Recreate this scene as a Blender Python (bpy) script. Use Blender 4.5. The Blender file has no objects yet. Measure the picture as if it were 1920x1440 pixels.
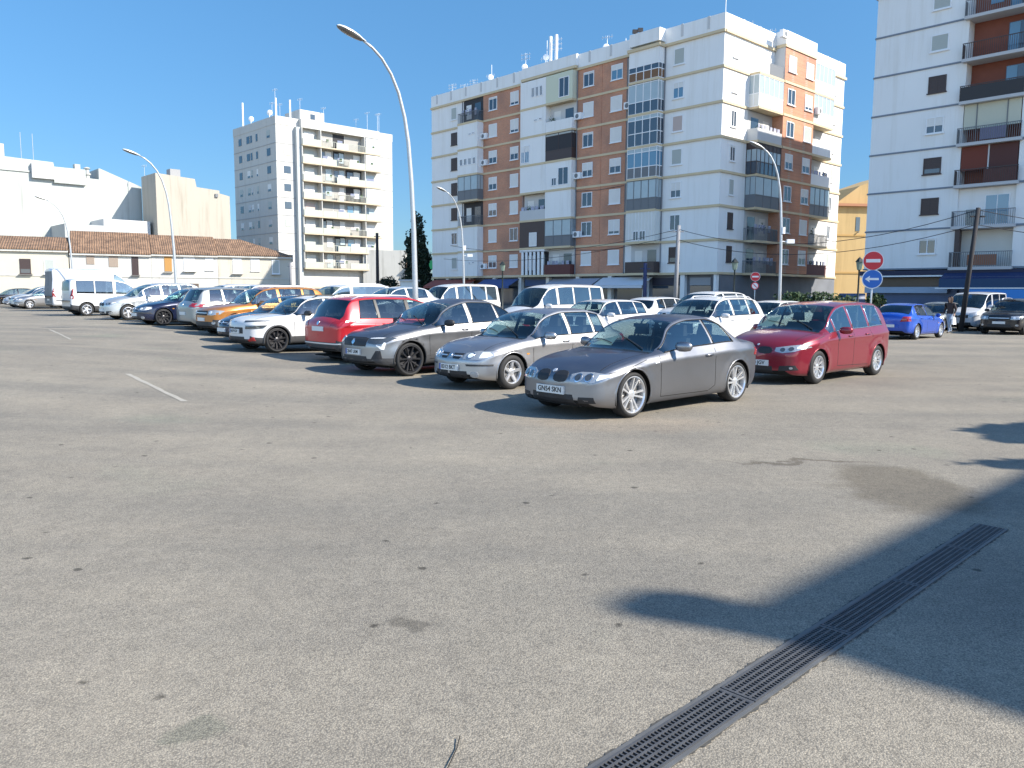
import bpy, bmesh, math, random
import numpy as np
from mathutils import Vector, Matrix, geometry
from mathutils.bvhtree import BVHTree
random.seed(7); rnd = random.Random(11)
SC = bpy.context.scene
COL = SC.collection
# ---------------------------------------------------------------- camera, sky, sun
CAMH = 1.72
cam = bpy.data.cameras.new('camera'); camo = bpy.data.objects.new('camera', cam); COL.objects.link(camo)
cam.sensor_width = 36.0; cam.lens = 36.0 * 1500 / 1920; cam.clip_end = 3000; cam.clip_start = 0.05
camo.location = (0, 0, CAMH)
pitch = math.atan((720 - 551) / 1500.0)
camo.rotation_mode = 'QUATERNION'
camo.rotation_quaternion = (Matrix.Rotation(math.pi / 2 - pitch, 4, 'X') @ Matrix.Rotation(0.006, 4, 'Z')).to_quaternion()
SC.camera = camo
SUN_EL = math.radians(36.0); SX, SY = 0.94, -0.34
w = bpy.data.worlds.new("World"); SC.world = w; w.use_nodes = True
nt = w.node_tree; nt.nodes.clear()
sky = nt.nodes.new('ShaderNodeTexSky'); sky.sky_type = 'NISHITA'; sky.sun_disc = False
sky.sun_elevation = SUN_EL; sky.sun_rotation = math.atan2(SX, SY)
sky.altitude = 0; sky.air_density = 1.0; sky.dust_density = 0.25; sky.ozone_density = 3.0
hs = nt.nodes.new('ShaderNodeHueSaturation'); hs.inputs['Saturation'].default_value = 1.12; hs.inputs['Hue'].default_value = 0.492
bgn = nt.nodes.new('ShaderNodeBackground'); bgn.inputs['Strength'].default_value = 0.15
wo = nt.nodes.new('ShaderNodeOutputWorld')
stc = nt.nodes.new('ShaderNodeTexCoord'); ssx = nt.nodes.new('ShaderNodeSeparateXYZ'); nt.links.new(stc.outputs['Generated'], ssx.inputs[0])
srg = nt.nodes.new('ShaderNodeMapRange'); srg.interpolation_type = 'SMOOTHSTEP'; srg.inputs[1].default_value = 0.15; srg.inputs[2].default_value = -0.55; nt.links.new(ssx.outputs[1], srg.inputs[0])
szr = nt.nodes.new('ShaderNodeMapRange'); szr.inputs[1].default_value = 0.0; szr.inputs[2].default_value = 0.36; nt.links.new(ssx.outputs[2], szr.inputs[0])
sfr = nt.nodes.new('ShaderNodeMix'); sfr.data_type = 'RGBA'; sfr.inputs[6].default_value = (0.24, 0.33, 0.45, 1); sfr.inputs[7].default_value = (0.53, 0.66, 0.74, 1); nt.links.new(szr.outputs[0], sfr.inputs[0])
stn = nt.nodes.new('ShaderNodeMix'); stn.data_type = 'RGBA'; nt.links.new(sfr.outputs[2], stn.inputs[6]); stn.inputs[7].default_value = (1.35, 1.26, 1.32, 1); nt.links.new(srg.outputs[0], stn.inputs[0])  # extra sky brightness added behind the camera to lift the shaded walls
smu = nt.nodes.new('ShaderNodeMix'); smu.data_type = 'RGBA'; smu.blend_type = 'MULTIPLY'; smu.inputs[0].default_value = 1; nt.links.new(hs.outputs[0], smu.inputs[6]); nt.links.new(stn.outputs[2], smu.inputs[7])
nt.links.new(sky.outputs[0], hs.inputs['Color']); nt.links.new(smu.outputs[2], bgn.inputs[0]); nt.links.new(bgn.outputs[0], wo.inputs[0])
sun = bpy.data.lights.new('sun', 'SUN'); suno = bpy.data.objects.new('sun', sun); COL.objects.link(suno)
sun.energy = 5.0; sun.angle = math.radians(0.5); sun.color = (1.0, 0.93, 0.82)
sv = Vector((SX, SY, 0)).normalized() * math.cos(SUN_EL) + Vector((0, 0, math.sin(SUN_EL)))
suno.rotation_mode = 'QUATERNION'; suno.rotation_quaternion = sv.to_track_quat('Z', 'Y')
SC.view_settings.view_transform = 'Standard'; SC.view_settings.look = 'None'
SC.view_settings.exposure = 0.80; SC.view_settings.gamma = 1.0
SC.render.engine = 'CYCLES'; SC.cycles.max_bounces = 6; SC.cycles.transparent_max_bounces = 12
SC.cycles.use_denoising = True
SC.cycles.caustics_reflective = False; SC.cycles.caustics_refractive = False

# ---------------------------------------------------------------- helpers
def lin(r, g, b):
    f = lambda c: (c / 255 / 12.92) if c / 255 <= 0.04045 else ((c / 255 + 0.055) / 1.055) ** 2.4
    return (f(r), f(g), f(b))
_M = {}
def mat(name, col, rough=0.7, metal=0.0, coat=0.0, noise=0.0, nscale=2.0, bump=0.0, bscale=40.0, spec=0.5, streak=0.0):
    if name in _M: return _M[name]
    m = bpy.data.materials.new(name); m.use_nodes = True; n = m.node_tree.nodes; l = m.node_tree.links
    p = n['Principled BSDF']
    p.inputs['Base Color'].default_value = (*col, 1); p.inputs['Roughness'].default_value = rough
    p.inputs['Metallic'].default_value = metal; p.inputs['Coat Weight'].default_value = coat
    p.inputs['Coat Roughness'].default_value = 0.04; p.inputs['Specular IOR Level'].default_value = spec
    tc = n.new('ShaderNodeTexCoord')
    if noise > 0:
        t = n.new('ShaderNodeTexNoise'); t.inputs['Scale'].default_value = nscale; t.inputs['Detail'].default_value = 5
        l.new(tc.outputs['Object'], t.inputs['Vector'])
        mx = n.new('ShaderNodeMix'); mx.data_type = 'RGBA'
        mx.inputs[6].default_value = (*[max(0, c * (1 - noise)) for c in col], 1)
        mx.inputs[7].default_value = (*[min(1, c * (1 + noise)) for c in col], 1)
        l.new(t.outputs[0], mx.inputs[0]); l.new(mx.outputs[2], p.inputs['Base Color'])
    if bump > 0:
        b = n.new('ShaderNodeBump'); b.inputs['Strength'].default_value = bump; b.inputs['Distance'].default_value = 0.01
        t2 = n.new('ShaderNodeTexNoise'); t2.inputs['Scale'].default_value = bscale; t2.inputs['Detail'].default_value = 3
        l.new(tc.outputs['Object'], t2.inputs['Vector']); l.new(t2.outputs[0], b.inputs['Height']); l.new(b.outputs[0], p.inputs['Normal'])
    if streak > 0:
        mp = n.new('ShaderNodeMapping'); mp.inputs['Scale'].default_value = (1.6, 1.6, .12); l.new(tc.outputs['Object'], mp.inputs[0])
        t3 = n.new('ShaderNodeTexNoise'); t3.inputs['Scale'].default_value = 1.0; t3.inputs['Detail'].default_value = 6; t3.inputs['Roughness'].default_value = .65; l.new(mp.outputs[0], t3.inputs['Vector'])
        rp_ = n.new('ShaderNodeValToRGB'); e = rp_.color_ramp.elements; e[0].position = .50; e[0].color = (1, 1, 1, 1); e[1].position = .78; q = 1 - streak; e[1].color = (q, q * .98, q * .94, 1); l.new(t3.outputs[0], rp_.inputs[0])
        mz = n.new('ShaderNodeMix'); mz.data_type = 'RGBA'; mz.blend_type = 'MULTIPLY'; mz.inputs[0].default_value = 1; l.new(mx.outputs[2], mz.inputs[6]); l.new(rp_.outputs[0], mz.inputs[7]); l.new(mz.outputs[2], p.inputs['Base Color'])
    _M[name] = m; return m
def glassmat(name, tint, refl=0.12):
    if name in _M: return _M[name]
    m = bpy.data.materials.new(name); m.use_nodes = True; n = m.node_tree.nodes; l = m.node_tree.links; n.clear()
    o = n.new('ShaderNodeOutputMaterial'); mx = n.new('ShaderNodeMixShader'); tr = n.new('ShaderNodeBsdfTransparent'); g = n.new('ShaderNodeBsdfGlossy')
    tr.inputs[0].default_value = (*tint, 1); g.inputs['Roughness'].default_value = 0.02; g.inputs[0].default_value = (0.95, 0.98, 1, 1)
    ge = n.new('ShaderNodeNewGeometry'); dt = n.new('ShaderNodeVectorMath'); dt.operation = 'DOT_PRODUCT'; l.new(ge.outputs['Incoming'], dt.inputs[0]); l.new(ge.outputs['Normal'], dt.inputs[1])
    ab = n.new('ShaderNodeMath'); ab.operation = 'ABSOLUTE'; l.new(dt.outputs['Value'], ab.inputs[0]); su = n.new('ShaderNodeMath'); su.operation = 'SUBTRACT'; su.inputs[0].default_value = 1; l.new(ab.outputs[0], su.inputs[1])
    f = n.new('ShaderNodeMath'); f.operation = 'POWER'; f.inputs[1].default_value = 5; l.new(su.outputs[0], f.inputs[0])
    mr = n.new('ShaderNodeMath'); mr.operation = 'MULTIPLY_ADD'; mr.inputs[1].default_value = 0.88; mr.inputs[2].default_value = refl; mr.use_clamp = True
    l.new(f.outputs[0], mr.inputs[0]); l.new(mr.outputs[0], mx.inputs[0]); l.new(tr.outputs[0], mx.inputs[1]); l.new(g.outputs[0], mx.inputs[2]); l.new(mx.outputs[0], o.inputs[0])
    _M[name] = m; return m

def tag(o, label=None, cat=None, group=None, kind=None):
    if label: o['label'] = label
    if cat: o['category'] = cat
    if group: o['group'] = group
    if kind: o['kind'] = kind
    return o
def thing(name, label, cat, loc=(0, 0, 0), rz=0.0, group=None):
    o = bpy.data.objects.new(name, None); COL.objects.link(o); o.location = loc; o.rotation_euler = (0, 0, rz)
    o.empty_display_size = 0.2
    return tag(o, label, cat, group)
class MB:
    def __init__(s): s.v = []; s.f = []
    def add(s, vs, fs):
        b = len(s.v); s.v += [tuple(v) for v in vs]; s.f += [tuple(i + b for i in f) for f in fs]; return s
    def hexa(s, c):  # 8 corners: bottom 4 ccw, top 4 ccw
        return s.add(c, [(3, 2, 1, 0), (4, 5, 6, 7), (0, 1, 5, 4), (1, 2, 6, 5), (2, 3, 7, 6), (3, 0, 4, 7)])
    def box(s, x0, x1, y0, y1, z0, z1):
        return s.hexa([(x0, y0, z0), (x1, y0, z0), (x1, y1, z0), (x0, y1, z0), (x0, y0, z1), (x1, y0, z1), (x1, y1, z1), (x0, y1, z1)])
    def tube(s, path, r, n=8, cap=True):
        path = [Vector(p) for p in path]; rs = r if isinstance(r, (list, tuple)) else [r] * len(path)
        b = len(s.v); up = None
        for i, p in enumerate(path):
            t = (path[min(i + 1, len(path) - 1)] - path[max(i - 1, 0)]).normalized()
            if up is None: up = Vector((0, 0, 1)) if abs(t.z) < 0.9 else Vector((1, 0, 0))
            a = t.cross(up).normalized(); c = t.cross(a).normalized(); up = -c if False else up
            for k in range(n):
                q = 2 * math.pi * k / n; s.v.append(tuple(p + (a * math.cos(q) + c * math.sin(q)) * rs[i]))
        for i in range(len(path) - 1):
            for k in range(n):
                k2 = (k + 1) % n; s.f.append((b + i * n + k, b + i * n + k2, b + (i + 1) * n + k2, b + (i + 1) * n + k))
        if cap:
            s.f.append(tuple(b + k for k in range(n))[::-1]); s.f.append(tuple(b + (len(path) - 1) * n + k for k in range(n)))
        return s
    def lathe(s, prof, axis='y', n=28, c=(0, 0, 0), a0=0, a1=2 * math.pi, closed=True):
        b = len(s.v); m = len(prof); full = abs(a1 - a0 - 2 * math.pi) < 1e-6; nn = n if full else n + 1
        for i in range(nn):
            q = a0 + (a1 - a0) * i / n
            for (h, r) in prof:
                x, z = r * math.cos(q), r * math.sin(q)
                s.v.append((c[0] + x, c[1] + h, c[2] + z) if axis == 'y' else (c[0] + x, c[1] + z, c[2] + h))
        for i in range(n):
            i2 = (i + 1) % nn
            for k in range(m - 1): s.f.append((b + i * m + k, b + i * m + k + 1, b + i2 * m + k + 1, b + i2 * m + k))
        return s
    def build(s, name, m, parent=None, smooth=False, recalc=False):
        me = bpy.data.meshes.new(name); me.from_pydata(s.v, [], s.f)
        if parent is not None and parent.get('_w'):
            L = Vector(parent['_w']); me.transform(Matrix.Translation(-L))
        if recalc:
            bm = bmesh.new(); bm.from_mesh(me); bmesh.ops.recalc_face_normals(bm, faces=bm.faces); bm.to_mesh(me); bm.free()
        me.materials.append(m)
        if smooth: me.polygons.foreach_set('use_smooth', [True] * len(me.polygons))
        me.update()
        o = bpy.data.objects.new(name, me); COL.objects.link(o)
        if parent is not None:
            o.parent = parent
            if parent.get('_w'): o['_w'] = parent['_w']
        return o
def wthing(name, label, cat, loc, group=None):   # children given in world coordinates
    o = thing(name, label, cat, loc, 0, group); o['_w'] = list(loc); return o
def pchip(pts):
    x = np.array([p[0] for p in pts], float); y = np.array([p[1] for p in pts], float)
    if x[0] > x[-1]: x = x[::-1]; y = y[::-1]
    h = np.diff(x); d = np.diff(y) / h; m = np.zeros_like(y)
    m[0] = d[0]; m[-1] = d[-1]
    for i in range(1, len(x) - 1):
        if d[i - 1] * d[i] > 0:
            w1 = 2 * h[i] + h[i - 1]; w2 = h[i] + 2 * h[i - 1]; m[i] = (w1 + w2) / (w1 / d[i - 1] + w2 / d[i])
    def f(q):
        q = np.clip(q, x[0], x[-1]); i = np.clip(np.searchsorted(x, q) - 1, 0, len(x) - 2)
        t = (q - x[i]) / h[i]
        return (1 + 2 * t) * (1 - t) ** 2 * y[i] + t * (1 - t) ** 2 * h[i] * m[i] + t * t * (3 - 2 * t) * y[i + 1] + t * t * (t - 1) * h[i] * m[i + 1]
    return f
def sstep(a, b, x):
    t = min(1, max(0, (x - a) / (b - a))); return t * t * (3 - 2 * t)
def gz(x, y=0): return 0.5 * sstep(-1.0, -17.0, x) if x < -1 else 0.0
# parking grid: B points away-right, A points away-left
B = Vector((0.733, 0.680)); A = Vector((-0.680, 0.733))
def rp(r, p): v = A * r + B * p; return v.x, v.y

# ---------------------------------------------------------------- ground
def asphalt():
    m = bpy.data.materials.new('asphalt'); m.use_nodes = True; n = m.node_tree.nodes; l = m.node_tree.links; p = n['Principled BSDF']
    p.inputs['Roughness'].default_value = 0.85; p.inputs['Specular IOR Level'].default_value = 0.3
    tc = n.new('ShaderNodeTexCoord')
    def noise(sc, det=4, rough=0.6, dist=0, vec=None):
        t = n.new('ShaderNodeTexNoise'); t.inputs['Scale'].default_value = sc; t.inputs['Detail'].default_value = det; t.inputs['Roughness'].default_value = rough; t.inputs['Distortion'].default_value = dist
        l.new(vec or tc.outputs['Object'], t.inputs['Vector']); return t.outputs[0]
    def ramp(src, stops, cols):
        r = n.new('ShaderNodeValToRGB'); l.new(src, r.inputs[0]); e = r.color_ramp.elements
        while len(e) < len(stops): e.new(0.5)
        for i, (s_, c_) in enumerate(zip(stops, cols)): e[i].position = s_; e[i].color = (*c_, 1) if len(c_) == 3 else c_
        return r.outputs[0]
    def mul(a, b, fac=1.0, mode='MULTIPLY'):
        x = n.new('ShaderNodeMix'); x.data_type = 'RGBA'; x.blend_type = mode
        if isinstance(fac, float): x.inputs[0].default_value = fac
        else: l.new(fac, x.inputs[0])
        for i, q in ((6, a), (7, b)):
            if isinstance(q, tuple): x.inputs[i].default_value = (*q, 1)
            else: l.new(q, x.inputs[i])
        return x.outputs[2]
    big = ramp(noise(0.09, 4, 0.55, 0.4), [0.3, 0.7], [(0.272, 0.247, 0.203), (0.310, 0.283, 0.233)])
    mid = ramp(noise(0.8, 5, 0.65), [0.3, 0.72], [(0.86, 0.86, 0.87), (1.12, 1.11, 1.09)])
    c = mul(big, mid)
    fine = ramp(noise(9, 5, 0.7), [0.3, 0.7], [(0.88, 0.88, 0.88), (1.11, 1.11, 1.11)]); c = mul(c, fine)
    # aggregate
    vo = n.new('ShaderNodeTexVoronoi'); vo.inputs['Scale'].default_value = 135; l.new(tc.outputs['Object'], vo.inputs['Vector'])
    ag = ramp(vo.outputs['Color'], [0.0, 0.35, 0.65, 1.0], [(0.62, 0.62, 0.63), (0.92, 0.92, 0.92), (1.08, 1.07, 1.05), (1.36, 1.34, 1.29)]); c = mul(c, ag)
    gap = ramp(vo.outputs['Distance'], [0.3, 0.75], [(1.05, 1.05, 1.05), (0.55, 0.55, 0.56)]); c = mul(c, gap, 0.8)
    # oil spots / chewing gum
    v2 = n.new('ShaderNodeTexVoronoi'); v2.inputs['Scale'].default_value = 2.3; v2.inputs['Randomness'].default_value = 1.0
    wv = n.new('ShaderNodeVectorMath'); wv.operation = 'ADD'; nz = n.new('ShaderNodeTexNoise'); nz.inputs['Scale'].default_value = 14; l.new(tc.outputs['Object'], nz.inputs['Vector'])
    sc_ = n.new('ShaderNodeVectorMath'); sc_.operation = 'SCALE'; sc_.inputs[3].default_value = 0.05; l.new(nz.outputs['Color'], sc_.inputs[0]); l.new(tc.outputs['Object'], wv.inputs[0]); l.new(sc_.outputs[0], wv.inputs[1])
    l.new(wv.outputs[0], v2.inputs['Vector'])
    sp = ramp(v2.outputs['Distance'], [0.045, 0.085], [(0.34, 0.34, 0.34), (1, 1, 1)]); c = mul(c, sp)
    # broad tyre-worn darker streaks running along the lane
    mp = n.new('ShaderNodeMapping'); mp.inputs['Rotation'].default_value = (0, 0, 0.5); mp.inputs['Scale'].default_value = (0.06, 0.5, 1); l.new(tc.outputs['Object'], mp.inputs[0])
    st = ramp(noise(1.2, 3, 0.5, 0.2, mp.outputs[0]), [0.42, 0.62], [(1.05, 1.04, 1.03), (0.86, 0.87, 0.89)]); c = mul(c, st)
    # reddish patch near the cars, greenish stain patches
    gr = ramp(noise(0.35, 2, 0.5, 0.1), [0.62, 0.75], [(1, 1, 1), (0.9, 0.98, 0.95)]); c = mul(c, gr)
    # dirt stain beside the drain
    def spot(x, y, rx, ry, rot, col):
        nonlocal c
        mq = n.new('ShaderNodeMapping'); mq.vector_type = 'TEXTURE'; mq.inputs['Location'].default_value = (x, y, 0); mq.inputs['Rotation'].default_value = (0, 0, rot); mq.inputs['Scale'].default_value = (rx, ry, 1)
        l.new(wv2, mq.inputs[0]); ln = n.new('ShaderNodeVectorMath'); ln.operation = 'LENGTH'
        l.new(mq.outputs[0], ln.inputs[0]); r = ramp(ln.outputs['Value'], [0.65, 1.05], [(1, 1, 1), (0, 0, 0)])
        c = mul(c, col, r)
    nz3 = n.new('ShaderNodeTexNoise'); nz3.inputs['Scale'].default_value = 2.2; nz3.inputs['Detail'].default_value = 5; l.new(tc.outputs['Object'], nz3.inputs['Vector'])
    s3 = n.new('ShaderNodeVectorMath'); s3.operation = 'MULTIPLY_ADD'; s3.inputs[1].default_value = (0.9, 0.9, 0); s3.inputs[2].default_value = (-0.45, -0.45, 0); l.new(nz3.outputs['Color'], s3.inputs[0])
    ad = n.new('ShaderNodeVectorMath'); ad.operation = 'ADD'; l.new(tc.outputs['Object'], ad.inputs[0]); l.new(s3.outputs[0], ad.inputs[1]); wv2 = ad.outputs[0]
    spot(3.55, 7.1, 0.62, 1.15, -0.3, (0.69, 0.67, 0.635))
    spot(3.0, 8.2, 0.9, 0.08, 0.1, (0.6, 0.58, 0.56))
    spot(-0.55, 3.95, 0.14, 0.10, 0.0, (0.62, 0.62, 0.62))
    spot(-1.2, 2.9, 0.18, 0.14, 0.2, (0.72, 0.76, 0.75))
    spot(1.5, 10.6, 1.6, 0.8, 0.0, (1.04, 1.0, 0.975))
    l.new(c, p.inputs['Base Color'])
    b = n.new('ShaderNodeBump'); b.inputs['Strength'].default_value = 0.55; b.inputs['Distance'].default_value = 0.004
    inv = n.new('ShaderNodeMath'); inv.operation = 'SUBTRACT'; inv.inputs[0].default_value = 1; l.new(vo.outputs['Distance'], inv.inputs[1]); l.new(inv.outputs[0], b.inputs['Height'])
    b2 = n.new('ShaderNodeBump'); b2.inputs['Strength'].default_value = 0.3; b2.inputs['Distance'].default_value = 0.02; l.new(noise(5, 4), b2.inputs['Height']); l.new(b2.outputs[0], b.inputs['Normal'])
    l.new(b.outputs[0], p.inputs['Normal'])
    return m
ASPH = asphalt()
gx = [-1500, -400, -120, -60] + list(range(-30, 4, 1)) + [8, 20, 60, 120, 400, 1500]; gy = [-200, -20, 0, 10, 20, 40, 80, 160, 400, 2500]
g = MB(); g.v = [(x, y, gz(x)) for y in gy for x in gx]
nx = len(gx); g.f = [(j * nx + i, j * nx + i + 1, (j + 1) * nx + i + 1, (j + 1) * nx + i) for j in range(len(gy) - 1) for i in range(nx - 1)]
tag(g.build('ground', ASPH, smooth=True), kind='structure')
# faded lane dashes
paint = mat('faded_road_paint', (0.35, 0.325, 0.275), 0.8, noise=0.18, nscale=6)
for (x0, y0, x1, y1, wd) in ((-7.28, 15.07, -4.94, 11.96, .06), (-14.98, 25.94, -12.2, 22.1, .045)):
    mk = MB(); d = Vector((x1 - x0, y1 - y0)).normalized(); q = Vector((-d.y, d.x)) * wd; vs = []; N = 12
    rr = random.Random(3)
    for i in range(N + 1):
        t = i / N; x = x0 + (x1 - x0) * t; y = y0 + (y1 - y0) * t
        for s_ in (-1, 1):
            k = s_ * (1 - 0.5 * rr.random()); vs.append((x + q.x * k, y + q.y * k, gz(x + q.x * k) + .004))
    mk.add(vs, [(2 * i, 2 * i + 1, 2 * i + 3, 2 * i + 2) for i in range(N)]); tag(mk.build('lane_marking', paint), kind='structure')

# drain channel with cast grating
def drain():
    p0 = Vector((0.437, 2.75)); p1 = Vector((3.615, 5.86)); d = (p1 - p0); L = d.length; d.normalize(); q = Vector((d.y, -d.x))
    p0 = p0 - d * 1.2; L += 1.2
    root = thing('drain_channel', 'long black cast-iron drain grating set in the asphalt at lower right', 'drain', (p0.x, p0.y, 0.0), math.atan2(d.y, d.x))
    W = 0.086
    steel = mat('drain_iron', (0.10, 0.102, 0.108), 0.55, 0.35, noise=0.35, nscale=14)
    conc = mat('drain_frame_metal', (0.14, 0.14, 0.138), 0.6, 0.3, noise=0.35, nscale=8)
    for s_ in (-1, 1):
        f = MB(); f.box(0, L, *sorted((s_ * W, s_ * (W + .02))), -.03, .006); f.build('frame_edge', conc, root)
        f = MB(); rj = random.Random(5 + s_); NN = 420; vs = []
        for k in range(NN + 1): vs += [(L * k / NN, s_ * (W + .018), .0035), (L * k / NN, s_ * (W + .0235 + .009 * rj.random() ** 2 + .004 * math.sin(k * .9 + s_) + .004 * math.sin(k * .23)), .0035)]
        f.add(vs, [(2 * k, 2 * k + 2, 2 * k + 3, 2 * k + 1) for k in range(NN)]); f.build('joint', mat('joint_dark', (0.07, 0.067, 0.06), .95, noise=.5, nscale=25), root)
    bt = MB(); bt.box(0, L, -W, W, .001, .0018); bt.build('slot_shade', mat('drain_void', (0.004, 0.004, 0.004), 1), root)  # black sheet just under the bars stands in for shade in the slots
    n = 0; x = 0.0; SEG = 0.98
    while x < L - .05:
        xe = min(x + SEG, L); gm = MB()
        for k in range(6):
            y = -W + .006 + k * (2 * W - .012) / 5; gm.box(x + .004, xe - .004, y - .0045, y + .0045, .002, .009)
        c = x + .01
        while c < xe - .008:
            for k in range(5):
                y = -W + .006 + k * (2 * W - .012) / 5; off = 0
                gm.box(c, c + .0065, y + .0045, y + (2 * W - .012) / 5 - .0045, .002, .0075)
            c += .0225
        gm.box(x + .004, x + .02, -W + .003, W - .003, .002, .0085); gm.box(xe - .02, xe - .004, -W + .003, W - .003, .002, .0085)
        gm.build('grating', steel, root); x = xe
drain()
# small dry twig
tw = MB(); tw.tube([(-0.245, 2.62, .006), (-0.225, 2.72, .012), (-0.20, 2.86, .008), (-.194, 2.93, .014)], .0022, 5)
tag(tw.build('twig', mat('dry_twig', (0.03, 0.025, 0.02), .9)), 'thin dark twig lying on the asphalt at the bottom edge', 'twig')

# ---------------------------------------------------------------- buildings
WHITE = mat('white_render', (0.80, 0.795, 0.775), 0.85, noise=0.06, nscale=0.35, streak=.13)
CREAM = mat('cream_trim', (0.62, 0.50, 0.32), 0.8, noise=0.12, nscale=0.8)
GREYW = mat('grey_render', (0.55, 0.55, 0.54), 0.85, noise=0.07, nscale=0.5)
FRAME = mat('white_frame', (0.80, 0.80, 0.80), 0.5)
SHUT = mat('white_shutter', (0.72, 0.71, 0.68), 0.6, noise=0.06, nscale=1.5)
SHUTG = mat('grey_shutter', (0.42, 0.45, 0.42), 0.6)
SHUTP = mat('pinkish_shutter', (0.52, 0.42, 0.38), 0.6)
BROWN = mat('brown_metal', (0.055, 0.035, 0.032), 0.5)
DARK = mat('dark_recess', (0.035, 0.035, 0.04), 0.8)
PANE = mat('window_glass', (0.04, 0.06, 0.085), 0.08, spec=0.9)
PANEB = mat('blue_window_glass', (0.10, 0.22, 0.32), 0.12, spec=0.9)
PANEP = mat('curtained_glass', (0.38, 0.45, 0.47), 0.2, spec=0.7, noise=0.12, nscale=2)
PALE = mat('pale_panel', (0.66, 0.66, 0.62), 0.6, noise=0.08, nscale=1)
RAILG = mat('grey_rail', (0.16, 0.17, 0.18), 0.6)
METAL = mat('galvanised', (0.50, 0.52, 0.53), 0.42, 0.55, noise=0.12, nscale=3)
ALU = mat('aluminium', (0.75, 0.76, 0.78), 0.35, 0.6)
def brickmat():
    m = bpy.data.materials.new('red_brick'); m.use_nodes = True; n = m.node_tree.nodes; l = m.node_tree.links; p = n['Principled BSDF']; p.inputs['Roughness'].default_value = .9
    tc = n.new('ShaderNodeTexCoord'); br = n.new('ShaderNodeTexBrick'); br.inputs['Scale'].default_value = 1; br.inputs['Brick Width'].default_value = .26; br.inputs['Row Height'].default_value = .075; br.inputs['Mortar Size'].default_value = .012
    br.inputs['Color1'].default_value = (.56, .225, .115, 1); br.inputs['Color2'].default_value = (.45, .17, .09, 1); br.inputs['Mortar'].default_value = (.42, .33, .26, 1)
    # object coords: combine horizontal run (x*A) and height
    sx = n.new('ShaderNodeSeparateXYZ'); l.new(tc.outputs['Object'], sx.inputs[0]); ad = n.new('ShaderNodeMath'); ad.operation = 'ADD'; l.new(sx.outputs[0], ad.inputs[0]); l.new(sx.outputs[1], ad.inputs[1])
    cb = n.new('ShaderNodeCombineXYZ'); sb = n.new('ShaderNodeMath'); sb.operation = 'SUBTRACT'; l.new(sx.outputs[0], sb.inputs[0]); l.new(sx.outputs[1], sb.inputs[1]); l.new(sb.outputs[0], cb.inputs[0]); l.new(sx.outputs[2], cb.inputs[1]); l.new(cb.outputs[0], br.inputs['Vector'])
    t = n.new('ShaderNodeTexNoise'); t.inputs['Scale'].default_value = .35; t.inputs['Detail'].default_value = 4; l.new(tc.outputs['Object'], t.inputs['Vector'])
    r = n.new('ShaderNodeValToRGB'); r.color_ramp.elements[0].color = (.82, .84, .88, 1); r.color_ramp.elements[1].color = (1.2, 1.15, 1.1, 1); r.color_ramp.elements[0].position = .35; r.color_ramp.elements[1].position = .65; l.new(t.outputs[0], r.inputs[0])
    mx = n.new('ShaderNodeMix'); mx.data_type = 'RGBA'; mx.blend_type = 'MULTIPLY'; mx.inputs[0].default_value = 1; l.new(br.outputs[0], mx.inputs[6]); l.new(r.outputs[0], mx.inputs[7]); l.new(mx.outputs[2], p.inputs['Base Color'])
    return m
BRICK = brickmat()
def tilemat():
    m = bpy.data.materials.new('roof_tiles'); m.use_nodes = True; n = m.node_tree.nodes; l = m.node_tree.links; p = n['Principled BSDF']; p.inputs['Roughness'].default_value = .9
    tc = n.new('ShaderNodeTexCoord'); t = n.new('ShaderNodeTexNoise'); t.inputs['Scale'].default_value = 1.3; t.inputs['Detail'].default_value = 6; t.inputs['Roughness'].default_value = .7; l.new(tc.outputs['Object'], t.inputs['Vector'])
    r = n.new('ShaderNodeValToRGB'); e = r.color_ramp.elements; e[0].position = .32; e[0].color = (.12, .075, .05, 1); e[1].position = .7; e[1].color = (.36, .22, .135, 1); l.new(t.outputs[0], r.inputs[0])
    mp = n.new('ShaderNodeMapping'); mp.inputs['Rotation'].default_value = (0, 0, -math.atan2(.442, .897)); l.new(tc.outputs['Object'], mp.inputs[0])
    wv = n.new('ShaderNodeTexWave'); wv.inputs['Scale'].default_value = 1.3; wv.inputs['Distortion'].default_value = 2.2; l.new(mp.outputs[0], wv.inputs['Vector'])
    mx = n.new('ShaderNodeMix'); mx.data_type = 'RGBA'; mx.blend_type = 'MULTIPLY'; mx.inputs[0].default_value = .3; l.new(r.outputs[0], mx.inputs[6]); l.new(wv.outputs[0], mx.inputs[7]); l.new(mx.outputs[2], p.inputs['Base Color'])
    b = n.new('ShaderNodeBump'); b.inputs['Distance'].default_value = .06; l.new(wv.outputs[0], b.inputs['Height']); l.new(b.outputs[0], p.inputs['Normal'])
    return m
TILE = tilemat()

class Fac:
    def __init__(s, o, a, n): s.o = Vector((o[0], o[1])); s.a = Vector(a).normalized(); s.n = Vector(n).normalized()
    def P(s, q, z, d=0): v = s.o + s.a * q + s.n * d; return (v.x, v.y, z)
    def box(s, mb, s0, s1, z0, z1, d0, d1):
        c = [s.P(*k) for k in ((s0, z0, d0), (s1, z0, d0), (s1, z0, d1), (s0, z0, d1), (s0, z1, d0), (s1, z1, d0), (s1, z1, d1), (s0, z1, d1))]
        return mb.hexa(c)
    def shift(s, d): f = Fac(s.o + s.n * d, s.a, s.n); return f
def fbox(fac, name, m, root, *a, **k):
    mb = MB(); fac.box(mb, *a); return mb.build(name, m, root, recalc=True, **k)

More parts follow.
